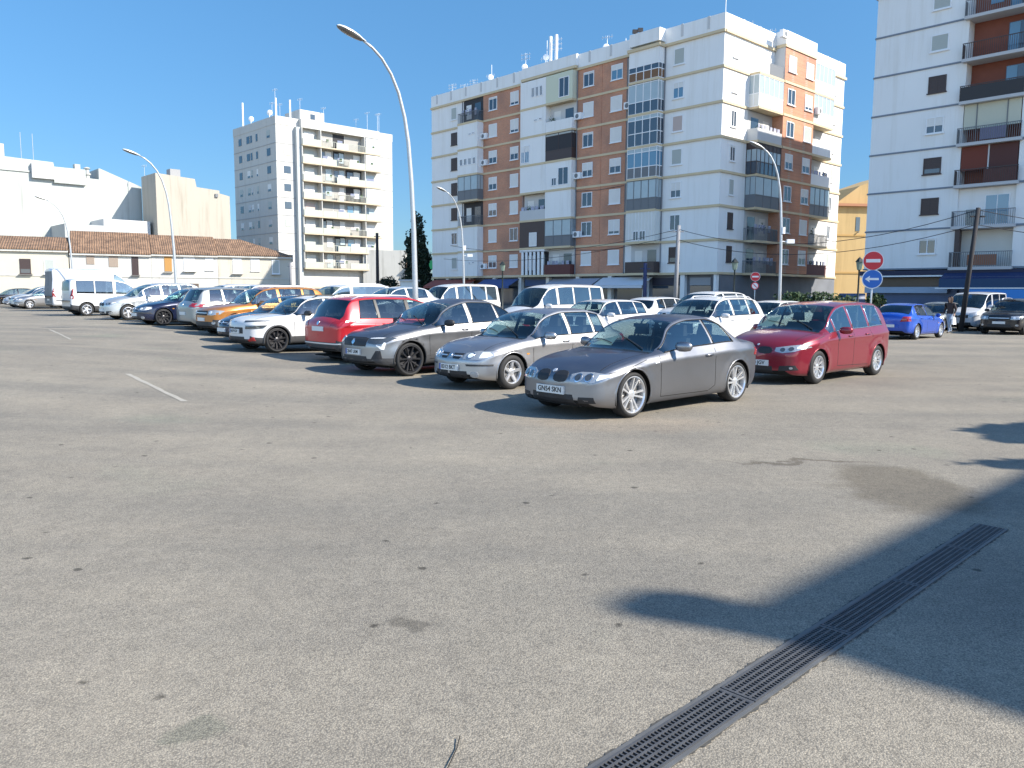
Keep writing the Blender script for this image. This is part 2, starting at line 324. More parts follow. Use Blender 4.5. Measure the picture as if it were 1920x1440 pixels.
def window(fac, root, s0, s1, z0, z1, kind, sill=True):
    fr = {'k': BROWN, 'K': BROWN}.get(kind, FRAME)
    f = MB(); t = .07; w_ = s1 - s0; h = z1 - z0; mid = (s0 + s1) / 2
    for a in ((s0, s0 + t, z0, z1), (s1 - t, s1, z0, z1), (s0 + t, s1 - t, z0, z0 + t), (s0 + t, s1 - t, z1 - t, z1)): fac.box(f, *a, .004, .055)
    if kind in 'ohdkBb': fac.box(f, mid - .03, mid + .03, z0 + t, z1 - t, .006, .045)
    if sill: fac.box(f, s0 - .06, s1 + .06, z0 - .07, z0 - .002, .004, .12)
    wo_ = f.build('window', fr, root, recalc=True)
    g = MB(); fac.box(g, s0 + t, s1 - t, z0 + t, z1 - t, .002, .012)
    g.build('pane', {'B': PANEB, 'o': PANE, 'd': PANE}.get(kind, PANE), wo_, recalc=True)
    cover = {'c': 1.0, 'g': 1.0, 'p': 1.0, 'k': 1.0, 'h': .55, 'b': .82, 'o': .12, 'd': 0, 'B': .35, 'K': .7}[kind]
    if cover > 0:
        sh = MB(); zt = z1 - t; zb = zt - (h - 2 * t) * cover; nsl = max(3, int((zt - zb) / .11))
        for i in range(nsl):
            za = zb + (zt - zb) * i / nsl; zc = zb + (zt - zb) * (i + 1) / nsl
            fac.box(sh, s0 + t, s1 - t, za + .004, zc - .006, .013, .033)
        fac.box(sh, s0 + t, s1 - t, zb, zt, .0125, .020)
        sh.build('shutter', {'g': SHUTG, 'p': SHUTP, 'k': BROWN, 'K': BROWN}.get(kind, SHUT), wo_, recalc=True)
    return wo_

def glazing(fac, root, s0, s1, z0, z1, d, fr, nv, rows, panes, sides=(True, True)):
    """glazed enclosure: frame grid + one pane strip per row. rows = list of z fractions; panes = materials per row (bottom up)"""
    f = MB(); t = .035
    zs = [z0 + (z1 - z0) * r for r in rows]
    for i in range(nv + 1):
        s = s0 + (s1 - s0) * i / nv; fac.box(f, max(s0, s - t), min(s1, s + t), z0, z1, d - .05, d + .012)
    for z in zs: fac.box(f, s0 + .001, s1 - .001, z - t, z + t, d - .045, d + .016)
    for k, s in enumerate((s0, s1)):
        if not sides[k]: continue
        for dd in (.04, d / 2, ): fac.box(f, s - .02, s + .02, z0, z1, dd - t, dd + t)
        for z in zs: fac.box(f, s - .018, s + .018, z - t, z + t, .02, d - .05)
    fo = f.build('window_frame', fr, root, recalc=True)
    for i, pm in enumerate(panes):
        g = MB(); za, zb = zs[i] + t, zs[i + 1] - t
        fac.box(g, s0 + .01, s1 - .01, za, zb, d - .03, d - .015)
        for k, s in enumerate((s0, s1)):
            if sides[k]: fac.box(g, s - .008, s + .008, za, zb, .02, d - .032)
        g.build('pane', pm, fo, recalc=True)
    return fo
def balcony(fac, root, s0, s1, z0, z1, d, st, sidewall=None):
    b = MB(); fac.box(b, s0, s1, z0 - .2, z0, .0, d + .06); bo = b.build('balcony', CREAM, root, recalc=True)
    zt = z1 - .2
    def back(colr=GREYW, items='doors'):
        fbox(fac, 'back_wall', colr, bo, s0 + .02, s1 - .02, z0, zt, .004, .03)
        w_ = s1 - s0
        fbox(fac, 'door', PANE, bo, s0 + w_ * .12, s0 + w_ * .42, z0 + .02, z0 + 2.05, .032, .05)
        fbox(fac, 'door', SHUT, bo, s0 + w_ * .6, s0 + w_ * .85, z0 + .5, z0 + 2.0, .032, .05)
    def boxwall(m, z0=z0, z1=zt):
        w = MB(); fac.box(w, s0, s1, z0, z1, .005, d); return w.build('enclosure', m, bo, recalc=True)
    rp2 = random.Random(int(s0 * 13 + z0 * 5))
    if rp2.random() < .4 and st in ('openW', 'openR', 'openG', 'openM', 'openB', 'openD'):
        for _ in range(1):
            q = s0 + .3 + rp2.random() * (s1 - s0 - .8); pt = MB()
            for _k in range(60):
                v = Vector(fac.P(q + rp2.gauss(0, .16), z0 + 1.15 + rp2.gauss(0, .16), d - .25 + rp2.gauss(0, .1))); a_ = Vector((rp2.gauss(0, 1), rp2.gauss(0, 1), rp2.gauss(0, 1))).normalized() * .07; b_ = a_.cross(Vector((rp2.gauss(0, 1), rp2.gauss(0, 1), 1))) * .5
                pt.add([v - a_, v + b_, v + a_, v - b_], [(0, 1, 2, 3)])
            pt.build('pot_plant', mat('leaf_pot', (.04, .08, .03), .8), bo)
    if st == 'glzW': glazing(fac, bo, s0, s1, z0, zt, d, FRAME, 4, [0, .38, .97], [PANE, PANEP])
    elif st == 'glzD': glazing(fac, bo, s0, s1, z0, zt, d, FRAME, 4, [0, .42, .86, .99], [PANE, PANE, PANEP])
    elif st == 'glzG': glazing(fac, bo, s0, s1, z0, zt, d, FRAME, 4, [0, .36, .85, .99], [RAILG, PANEB, PANEP])
    elif st == 'glzB': glazing(fac, bo, s0, s1, z0, zt, d, RAILG, 3, [0, .4, .99], [RAILG, PANEP])
    elif st == 'glzK': glazing(fac, bo, s0, s1, z0, zt, d, BROWN, 6, [0, .4, .8, .99], [PANE, PANEP, BROWN])
    elif st == 'glzP': glazing(fac, bo, s0, s1, z0, zt, d, FRAME, 5, [0, .4, .99], [PALE, PANEP])
    elif st == 'glzA': glazing(fac, bo, s0, s1, z0, zt, d, RAILG, 4, [0, .38, .99], [RAILG, PANEP])
    elif st == 'top7':
        boxwall(WHITE, z0 + 1.25, zt); glazing(fac, bo, s0, s1, z0, z0 + 1.25, d, FRAME, 4, [0, .6, .98], [mat('tan_board', (.2, .11, .06), .8), PANE])
    elif st in ('wall', 'wallcream', 'walltiny', 'wall4', 'wall3', 'wall2', 'wallpan', 'wallq'):
        m = mat('cream_render', (.60, .62, .48), .85) if st == 'wallcream' else (PALE if st == 'wallpan' else WHITE)
        o = boxwall(m); f2 = fac.shift(d); w_ = s1 - s0
        def win(a, b_, za, zb, k='d'): window(f2, bo, s0 + w_ * a, s0 + w_ * b_, z0 + za, z0 + zb, k, sill=False)
        if st == 'wallcream': win(.12, .5, .25, 2.1)
        if st == 'wallq': win(.10, .5, .3, 2.0); win(.55, .75, .3, 1.1)
        if st == 'walltiny': win(.14, .26, 1.35, 1.6); win(.32, .44, 1.3, 1.55)
        if st == 'wall4':
            for k in range(4): win(.08 + k * .22, .23 + k * .22, .95, 1.7)
        if st == 'wall3':
            for k in range(3): win(.12 + k * .16, .24 + k * .16, .9, 1.9)
        if st == 'wall2': win(.62, .8, .15, 1.9, 'B'); win(.82, .95, .15, 1.9, 'B')
        if st == 'wallpan':
            win(.30, .52, .06, .95); win(.54, .74, .06, .95)
            r = MB()
            for k in range(1, 9): f2.box(r, s0 + w_ * k / 9 - .02, s0 + w_ * k / 9 + .02, z0 + (1.0 if k in (3, 4, 5, 6) else .02), zt, .0, .02)
            r.build('panel_rib', FRAME, bo, recalc=True)
    elif st == 'brownbox':
        o = boxwall(BROWN, z0, z0 + .95); glazing(fac, bo, s0, s1, z0 + .95, zt, d, BROWN, 2, [0, .84, .99], [DARK, SHUTG])
    elif st == 'brownwin':
        o = boxwall(BROWN); f2 = fac.shift(d); w_ = s1 - s0; window(f2, bo, s0 + w_ * .3, s0 + w_ * .6, z0 + .1, z0 + 1.5, 'c', sill=False)
    elif st == 'columns':
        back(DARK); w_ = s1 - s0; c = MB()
        for k in range(6): fac.box(c, s0 + w_ * (.04 + k * .16), s0 + w_ * (.12 + k * .16), z0, zt - .25, d - .12, d)
        fac.box(c, s0, s1, zt - .249, zt, .03, d - .001); c.build('column', FRAME, bo, recalc=True)
    else:  # open types: openW white parapet, openB brown parapet, openR rail, openD dark
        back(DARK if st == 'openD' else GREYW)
        if st == 'openR' or st == 'openD':
            r = MB(); n_ = int((s1 - s0) / .12)
            for k in range(n_ + 1): s = s0 + (s1 - s0) * k / n_; fac.box(r, s - .012, s + .012, z0 + .001, z0 + 1.0, d - .05, d - .026)
            fac.box(r, s0, s1, z0 + 1.0, z0 + 1.05, d - .06, d - .016)
            for s in (s0 + .012, s1 - .012):
                for q in range(7): dd = d * (q + .5) / 7.5; fac.box(r, s - .012, s + .012, z0 + .001, z0 + 1.0, dd - .012, dd + .012)
            for s in (s0, s1 - .04): fac.box(r, s, s + .04, z0 + 1.0, z0 + 1.05, 0.03, d - .062)
            r.build('railing', RAILG, bo, recalc=True)
        else:
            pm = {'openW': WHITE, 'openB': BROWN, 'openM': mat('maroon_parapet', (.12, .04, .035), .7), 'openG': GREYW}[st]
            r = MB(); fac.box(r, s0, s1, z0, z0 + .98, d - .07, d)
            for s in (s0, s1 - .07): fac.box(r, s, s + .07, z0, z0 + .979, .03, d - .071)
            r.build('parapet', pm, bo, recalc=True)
        rr = random.Random(int(s0 * 10 + z0 * 7)); k = s0 + .3; on = rr.random() < .6 or z0 > 19
        while k < s1 - .5 and on:
            wd = rr.uniform(.25, .5); fbox(fac, 'laundry', mat('laundry', (.35, .36, .45), .9, noise=.9, nscale=3), bo, k, k + wd, z0 + rr.uniform(.5, .9), z0 + 1.35, d - .16, d - .13); k += wd + rr.uniform(.05, .6)
    return bo
def aircon(fac, root, s, z, d=.0):
    m = MB(); fac.box(m, s, s + .85, z, z + .6, d + .04, d + .36); o = m.build('air_conditioner', FRAME, root, recalc=True)
    f = MB(); c = Vector(fac.P(s + .5, z + .3, d + .362)); nn = Vector((fac.n.x, fac.n.y, 0)); aa = Vector((fac.a.x, fac.a.y, 0))
    vs = [tuple(c + aa * (.22 * math.cos(q * math.pi / 8)) + Vector((0, 0, .22 * math.sin(q * math.pi / 8)))) for q in range(16)]
    f.add(vs, [tuple(range(16))]); f.build('fan_grille', RAILG, o)
def antenna(root, x, y, z, h, bars=2, dish=False, m=None):
    t = MB(); t.tube([(x, y, z), (x, y, z + h)], .035, 6)
    for k in range(bars):
        zz = z + h * (.95 - .12 * k); t.tube([(x - .5, y + .3, zz), (x + .5, y - .3, zz)], .02, 5)
        for q in (-.4, -.15, .15, .4): t.tube([(x + q, y - q * .6, zz - .18), (x + q, y - q * .6, zz + .18)], .012, 4)
    o = t.build('antenna', m or METAL, root)
    if dish:
        d = MB(); d.lathe([(0, .0), (.02, .14), (.05, .25), (.08, .31)], 'y', 16, (x - .1, y - .3, z + h * .55)); d.build('satellite_dish', FRAME, o, smooth=True)
    return o

FH = 2.774; Z1 = 3.65; ZR = Z1 + 7 * FH; ZP = 24.35
def main_building():
    O = (17.0, 67.3); root = wthing('apartment_building', 'seven-storey white and red-brick apartment block with glazed balconies in the centre', 'apartment building', (*O, 0))
    FL = Fac(O, A, (-B.x, -B.y)); FR = Fac(O, B, (-A.x, -A.y)); LA, LB = 39.0, 21.3
    fbox(FL, 'wall', WHITE, root, 0, LA, Z1, ZR, -LB, 0)
    # brick panels
    for s0, s1 in ((10.0, 16.05), (23.25, 29.75)): fbox(FL, 'brick_wall', BRICK, root, s0, s1, Z1 + .05, ZR - .1, .002, .05)
    fbox(FL, 'brick_wall', BRICK, root, 12.9, 13.05, Z1 + .05, ZR - .1, .05, .09)
    fbox(FR, 'brick_wall', BRICK, root, 7.9, 13.4, Z1 + .05, ZR - .02, .0, 1.03)
    fbox(FR, 'side_wall', GREYW, root, 7.88, 7.9, ZR - FH, ZR, .0, 1.0)
    # parapet
    p = MB(); FL.box(p, -.05, LA, ZR + .001, ZP, -.25, .05); FR.box(p, .25, LB, ZR + .001, ZP, -.25, .05); FR.box(p, 7.9, 13.4, ZR + .25, ZP + .1, .051, 1.06)
    FR.box(p, .05, LB, ZR + .001, ZP - .01, -LA + .2, -LA + .4); FL.box(p, .2, LA - .1, ZR + .001, ZP - .02, -LB, -LB + .2)
    FL.box(p, 5.85, 9.1, ZR + .24, ZP + .02, .051, .88)
    FL.box(p, 15.9, 23.4, ZR + .24, ZP + .02, .051, .35)
    p.build('parapet', WHITE, root, recalc=True)
    s = 1.4
    while s < LA: fbox(FL, 'parapet_rib', GREYW, root, s, s + .22, ZR + .3, ZP + .03, .052, .09); s += 2.6
    for s in (2.6, 5.2, 14.8, 17.4, 19.8): fbox(FR, 'parapet_rib', GREYW, root, s, s + .2, ZR + .3, ZP + .03, .052, .09)
    c = MB(); FL.box(c, -.12, LA + .05, ZR - .22, ZR, .0, .18); FR.box(c, 0, LB + .15, ZR - .221, ZR - .001, .0, .181); FL.box(c, 5.7, 9.25, ZR - .24, ZR + .02, .182, 1.0); FR.box(c, 7.8, 13.5, ZR - .0, ZR + .24, .182, 1.12); FL.box(c, 15.9, 23.4, ZR - .02, ZR + .23, .182, .5); c.build('cornice', CREAM, root, recalc=True)
    for k in range(0, 7):
        z = Z1 + k * FH; c = MB(); FL.box(c, -.03, LA + .03, z - .2, z, .051, .12); FR.box(c, -.12, 7.9, z - .2, z, .003, .12); FR.box(c, 7.9, 13.4, z - .2, z, 1.031, 1.1); FR.box(c, 13.4, LB + .03, z - .2, z, .003, .12)
        c.build('floor_band', CREAM, root, recalc=True)
    w5 = 'hckgphc'; cols = {  # floors 1..7
        (3.8, 4.9): 'Kdhgp' + 'Bg', (10.45, 11.8): 'cbch' + 'ccB', (13.9, 15.2): 'cddho' + 'co', (24.15, 25.4): 'cdcch' + 'bb', (27.5, 28.8): 'hchhh' + 'co', (34.3, 35.35): 'gdkkk' + 'kg'}
    for (s0, s1), code in cols.items():
        off = .05 if s0 > 10 and s0 < 30 else 0
        for k, ch in enumerate(code):
            z = Z1 + k * FH; window(FL.shift(off), root, s0, s1, z + .85, z + 2.2, ch)
    for (s0, s1, off), code in {(1.3, 2.1, 0): 'kkgodgg', (8.5, 9.8, 1.03): 'dddhdd' + 'c', (11.6, 12.95, 1.03): 'hchhg' + 'bc', (19.05, 19.7, 0): 'gddgggc'}.items():
        for k, ch in enumerate(code):
            z = Z1 + k * FH; window(FR.shift(off), root, s0, s1, z + .85, z + 2.2, ch)
    b3 = ['openB', 'wallpan', 'glzA', 'glzG', 'glzD', 'glzW', 'top7']
    b2r = ['openM', 'glzB', 'wall', 'wallq', 'brownbox', 'openW', 'wallcream']
    b2l = ['columns', 'brownwin', 'openG', 'wall', 'wall2', 'walltiny', 'wall3']
    b1 = ['walltiny', 'wall', 'openD', 'glzB', 'wall4', 'walltiny', 'openD']
    r1 = ['openR', 'openR', 'glzB', 'glzK', 'openG', 'glzP', 'none']
    r2 = ['openM', 'openR', 'glzA', 'openW', 'openW', 'glzP', 'glzP']
    for k in range(7):
        z = Z1 + k * FH; zt = z + FH
        balcony(FL, root, 5.85, 9.1, z, zt, .85, b3[k]); balcony(FL, root, 16.05, 19.58, z, zt, .7, b2r[k]); balcony(FL, root, 19.62, 23.25, z, zt, .68, b2l[k]); balcony(FL, root, 29.75, 33.1, z, zt, .9, b1[k])
        if r1[k] != 'none': balcony(FR, root, 3.85, 7.86, z, zt, 1.0, r1[k])
        else:
            fbox(FR, 'door', GREYW, root, 4.3, 5.2, z + .05, z + 2.2, .004, .03); fbox(FR, 'railing', RAILG, root, 5.6, 7.8, z + .05, z + 1.0, .9, .93); fbox(FR, 'balcony', CREAM, root, 3.85, 7.86, z - .2, z, 0, 1.05)
        balcony(FR, root, 13.44, 17.3, z, zt, 1.0, r2[k])
    for (s, d) in ((5.78, .06), (15.95, .11), (23.36, .11), (33.3, .06), (9.9, .06)):
        t = MB(); t.tube([FL.P(s, Z1, d), FL.P(s, ZR - .2, d)], .055, 6); t.build('downpipe', mat('pipe_grey', (.22, .22, .23), .7), root)
    for (s, d, z) in ((9.9, .13, 6.0), (9.9, .13, 11.6)):
        t = MB(); t.tube([FL.P(10.0, z, d), FL.P(13, z - .12, d), FL.P(16.0, z, d)], .02, 4); t.build('facade_cable', DARK, root)
    # end wall soffit detail : stain and air conditioners
    for (f_, s, k, d) in ((FL, 28.95, 5, .05), (FL, 28.95, 4, .05), (FL, 15.2, 5, .05), (FL, 15.2, 3, .05), (FL, 15.2, 1, .05), (FL, 29.0, 0, .05), (FR, 6.9, 6.95, .9), (FL, 9.15, 5, .05), (FR, 13.5, 5, 1.0)):
        aircon(f_, root, s, Z1 + k * FH + .75, d)
    # ground floor
    gf = fbox(FL, 'ground_floor_wall', mat('shop_front_grey', (.16, .17, .19), .7, noise=.4, nscale=.6), root, .0, LA, 0, Z1 - .2, -LB, -.5)
    fbox(FR, 'ground_floor_wall', mat('shop_front_dark', (.10, .10, .11), .7, noise=.4, nscale=.6), root, .001, LB, 0, Z1 - .2, -.49, -.3)
    fbox(FL, 'soffit', GREYW, root, -.02, LA, Z1 - .2, Z1 - .001, -LB, .0)
    for s in [0.05] + [3.2 + 4.1 * i for i in range(9)]: fbox(FL, 'pillar', WHITE, root, s, min(s + .45, LA), 0, Z1 - .2, -.45, -.02)
    for s in (3.5, 7.5, 13.3, 17, 20.8): fbox(FR, 'pillar', WHITE, root, s, s + .45, 0, Z1 - .2, -.28, -.02)
    for (s0, s1, m) in ((.8, 2.9, 'grey'), (3.9, 6.9, 'dark'), (8, 11, 'blue'), (12, 15.2, 'white'), (16, 19, 'dark'), (20.2, 23.5, 'blue'), (24.6, 27.5, 'grey'), (29, 32, 'brown')):
        cc = {'grey': (.3, .31, .33), 'dark': (.03, .03, .05), 'blue': (.05, .09, .2), 'white': (.6, .6, .62), 'brown': (.12, .06, .04)}[m]
        o = fbox(FL, 'shop_window', PANE, root, s0, s1, .5, 2.5, -.49, -.44)
        fbox(FL, 'fascia_board', mat('fascia_' + m, cc, .6), o, s0, s1, 2.55, 3.2, -.49, -.38)
    for (s0, s1, m, zz) in ((6.6, 12.4, (.62, .63, .66), 3.3), (12.8, 19.0, (.35, .36, .42), 3.25), (24.0, 29.5, (.06, .10, .24), 3.3), (31, 38.8, (.30, .09, .07), 3.3)):
        aw = MB(); q = [FL.P(s0, zz, .0), FL.P(s1, zz, .0), FL.P(s1, zz - .75, 1.5), FL.P(s0, zz - .75, 1.5)]
        aw.add(q + [(a, b, c - .04) for a, b, c in q], [(0, 1, 2, 3), (7, 6, 5, 4), (0, 4, 5, 1), (1, 5, 6, 2), (2, 6, 7, 3), (3, 7, 4, 0)])
        v = [FL.P(s0, zz - .77, 1.5), FL.P(s1, zz - .77, 1.5), FL.P(s1, zz - 1.0, 1.5), FL.P(s0, zz - 1.0, 1.5)]; aw.add(v, [(0, 1, 2, 3)])
        aw.build('awning', mat('awning_%d' % int(s0), m, .9), root)
    # roof
    pen = fbox(FL, 'stair_house', WHITE, root, 17.5, 22, ZR + .01, ZR + 2.6, -12, -7)
    P_ = lambda s, d: FL.P(s, 0, d)[:2]
    for (s, d, h, b, di) in ((24.5, -1.2, 3.2, 2, True), (22.6, -2.2, 2.6, 1, True), (21.2, -1.0, 3.7, 0, True), (20.3, -1.5, 3.9, 3, False), (33.2, -1.5, 2.2, 2, True), (35.5, -2, 2.2, 1, False), (29.6, -1, 3.0, 0, True), (37, -1.5, 2.4, 2, False), (13.3, -1, 2.4, 1, True), (10.9, -.8, 1.6, 0, False), (-0.1 + .3, -.3, 3.4, 0, False), (26.8, -3, 2.2, 2, False), (31.4, -2.4, 2.6, 1, False)):
        x, y = P_(s, d); antenna(root, x, y, ZR + .2, h, b, di)
    for (s, d) in ((13.0, -12.5), (9.6, -15.5), (14.5, -9)): x, y = P_(s * .2 + .6, -d * -1); antenna(root, x, y, ZR + .2, 3.2, 2)
    for s in (20.2, 21.0): x, y = P_(s, -1.3); t = MB(); t.tube([(x, y, ZR), (x, y, ZR + 4.3)], .16, 8); t.build('mast', FRAME, root)
    ca = MB()
    for s in (8.7, 9.3): x, y = P_(s, -.1); ca.tube([(x, y, ZP), (x, y, ZP + .6)], .05, 6); ca.box(x - .22, x + .22, y - .15, y + .15, ZP + .45, ZP + .75)
    ca.build('roof_loudspeaker', DARK, root)
    pc = fbox(FL, 'pharmacy_cross', mat('green_cross', (.02, .42, .13), .5), root, LA + .02, LA + .55, 4.6, 5.6, -.15, -.05)
    fbox(FL, 'pharmacy_cross', _M['green_cross'], root, LA + .02, LA + .72, 4.9, 5.3, -.149, -.049)
main_building()

def right_building():
    O = (25.9, 59.6); root = wthing('apartment_building', 'shaded white apartment block with dark floor lines and brick balconies at the right edge', 'apartment building', (*O, 0))
    F = Fac(O, -A, (-B.x, -B.y)); LW, LD = 23.0, 21.3
    DT = mat('grey_trim', (.20, .23, .27), .8); RB = mat('dark_brick', (.22, .075, .05), .9, noise=.15, nscale=2)
    F2 = Fac(O, B, (A.x, A.y))
    w_ = MB(); F.box(w_, 0, 6.1, 3.7, 3.7 + 7 * 2.72, -LD, 0); F.box(w_, 6.1, 9.55, 3.7, 3.7 + 7 * 2.72, -LD, -1.0); F.box(w_, 9.55, LW, 3.7, 3.7 + 7 * 2.72, -LD, 0); w_.build('wall', WHITE, root, recalc=True)
    ZR2 = 3.7 + 7 * 2.72
    fbox(F, 'brick_wall', RB, root, 6.12, 9.53, 3.7, ZR2, -.995, -.96)
    p = MB(); F.box(p, 0, LW, ZR2 + .22, ZR2 + 1.5, -LD, .05); p.build('parapet', WHITE, root, recalc=True)
    fbox(F, 'cornice', DT, root, -.25, LW, ZR2, ZR2 + .219, -LD, .25)
    codes = 'odKoK' + 'gc'
    codes = ['o', 'k', 'K', 'h', 'k', 'g', 'g']
    for k in range(7):
        z = 3.7 + k * 2.72; c = MB(); F.box(c, -.06, 6.1, z - .11, z, .0, .06); F2.box(c, 0, LD, z - .11, z - .001, .003, .07); F.box(c, 9.55, LW, z - .14, z, .0, .07); c.build('floor_band', DT, root, recalc=True)
        window(F, root, 3.75, 4.9, z + .95, z + 2.05, codes[k])
        window(F, root, 12.3, 13.4, z + .95, z + 2.05, codes[(k + 3) % 7])
        window(F2, root, 4, 5.2, z + .95, z + 2.05, codes[(k + 2) % 7]); window(F2, root, 15, 16.2, z + .95, z + 2.05, codes[(k + 4) % 7])
        b = fbox(F, 'balcony', mat('grey_slab', (.5, .5, .5), .8), root, 5.9, 9.7, z - .2, z, -.96, .45)
        r = MB(); n_ = 30
        for q in range(n_ + 1): s = 5.92 + (9.68 - 5.92) * q / n_; F.box(r, s - .012, s + .012, z, z + .95, .38, .405)
        for q in range(5): F.box(r, 5.92, 5.945, z, z + .95, .0 + q * .08, .02 + q * .08)
        F.box(r, 5.9, 9.7, z + .95, z + 1.0, .37, .415); r.build('railing', BROWN if k in (2, 4, 5) else RAILG, b, recalc=True)
        if k in (4, 5): fbox(F, 'panel', mat('black_panel', (.03, .028, .03), .6), b, 5.95, 9.66, z + .02, z + .9, .40, .41) if k == 4 else None
        if k == 2: fbox(F, 'panel', mat('maroon_panel', (.10, .035, .03), .6), b, 7.7, 9.6, z + .02, z + .9, .36, .37); fbox(F, 'blind', mat('red_blind', (.16, .04, .025), .8), b, 6.15, 7.75, z + .95, z + 2.5, .0, .03); fbox(F, 'blind', mat('maroon_blind', (.09, .035, .03), .8), b, 7.85, 9.5, z + .95, z + 2.5, .0, .03); fbox(F, 'post', GREYW, b, 7.76, 7.84, z, z + 2.5, .0, .06)
        elif k == 3:
            fbox(F, 'blind', mat('cream_blind', (.52, .52, .42), .8), b, 6.15, 9.5, z + .9, z + 2.5, .0, .02)
            for s in (6.9, 8.7): fbox(F, 'post', RAILG, b, s, s + .06, z, z + 2.5, .021, .06)
            fbox(F, 'parasol_cloth', mat('grey_blue_cloth', (.2, .2, .3), .9), b, 7.3, 8.8, z + .1, z + .85, .30, .34)
        elif k == 1:
            fbox(F, 'enclosure', WHITE, b, 6.0, 9.6, z, z + 2.5, -.3, -.2)
            g = fbox(F, 'door_frame', FRAME, b, 7.7, 9.2, z + .05, z + 2.0, -.199, -.15); fbox(F, 'pane', PANEB, g, 7.78, 8.42, z + .1, z + 1.95, -.149, -.14); fbox(F, 'pane', PANEB, g, 8.48, 9.12, z + .1, z + 1.95, -.149, -.14)
            fbox(F, 'pane', PANE, g, 6.6, 7.5, z + .1, z + 1.1, -.19, -.14)
        elif k == 0:
            fbox(F, 'back_wall', PALE, b, 6.2, 9.5, z, z + 2.5, -.955, -.9); fbox(F, 'shade_panel', BROWN, b, 6.15, 6.45, z, z + 2.5, -.1, .3)
            fbox(F, 'laundry', mat('orange_cloth', (.35, .16, .09), .9), b, 7.0, 8.8, z + .1, z + .8, .30, .33)
        else:
            g = fbox(F, 'door', PANE, b, 8.2, 9.4, z + .05, z + 2.1, -.955, -.9); fbox(F, 'pane', PANEB, g, 8.25, 8.85, z + .1, z + 2.05, -.89, -.88)
            if k == 6: fbox(F, 'pane', PANEB, g, 7.0, 7.8, z + .8, z + 2.0, -.955, -.9)
    # ground floor shops
    BL = mat('blue_shop_front', (.07, .105, .20), .5, noise=.25, nscale=1.2)
    fbox(F, 'ground_floor_wall', BL, root, 0.05, LW, 0, 3.5, -LD, -.9)
    fbox(F, 'ground_floor_wall', BL, root, 0.0, 6.2, 0, 2.2, -.88, -.7)
    fbox(F, 'fascia_board', mat('navy_fascia', (.008, .014, .05), .6), root, -.2, LW, 3.2, 3.52, -.88, .35)
    fbox(F, 'shop_sign_strip', FRAME, root, -.1, 5.9, 3.08, 3.18, .2, .36)
    fbox(F, 'shop_window', mat('dim_shop_glass', (.05, .035, .03), .3, noise=.6, nscale=1), root, .2, 5.8, 2.4, 3.05, -.88, -.80)
    fbox(F, 'shop_sign', mat('pale_blue_sign', (.33, .42, .55), .6, noise=.1), root, .0, 5.7, 1.95, 2.38, -.69, -.3)
    fbox(F, 'shop_sign_strip', FRAME, root, 5.7, LW, 2.92, 3.03, .9, 1.0)
    aw = MB(); q = [F.P(5.7, 3.3, .36), F.P(LW, 3.3, .36), F.P(LW, 2.9, 1.3), F.P(5.7, 2.9, 1.3)]; aw.add(q + [(a, b, c - .05) for a, b, c in q], [(0, 1, 2, 3), (7, 6, 5, 4), (0, 4, 5, 1), (1, 5, 6, 2), (2, 6, 7, 3), (3, 7, 4, 0)]); aw.build('awning', mat('navy_awning', (.012, .03, .10), .8), root)
    fbox(F, 'awning_skirt', mat('blue_awning', (.025, .06, .13), .8), root, 5.7, LW, 2.25, 2.9, 1.29, 1.31)
    fbox(F, 'shop_sign_strip', FRAME, root, 5.5, LW, 2.23, 2.31, 1.32, 1.42)
    fbox(F, 'shop_sign_board', mat('bright_blue_sign', (.02, .22, .62), .5), root, 7.4, LW, 1.62, 2.2, 1.31, 1.40)
    fbox(F, 'sign_post', FRAME, root, 11.2, 11.32, 0, 2.9, 1.37, 1.47)
right_building()

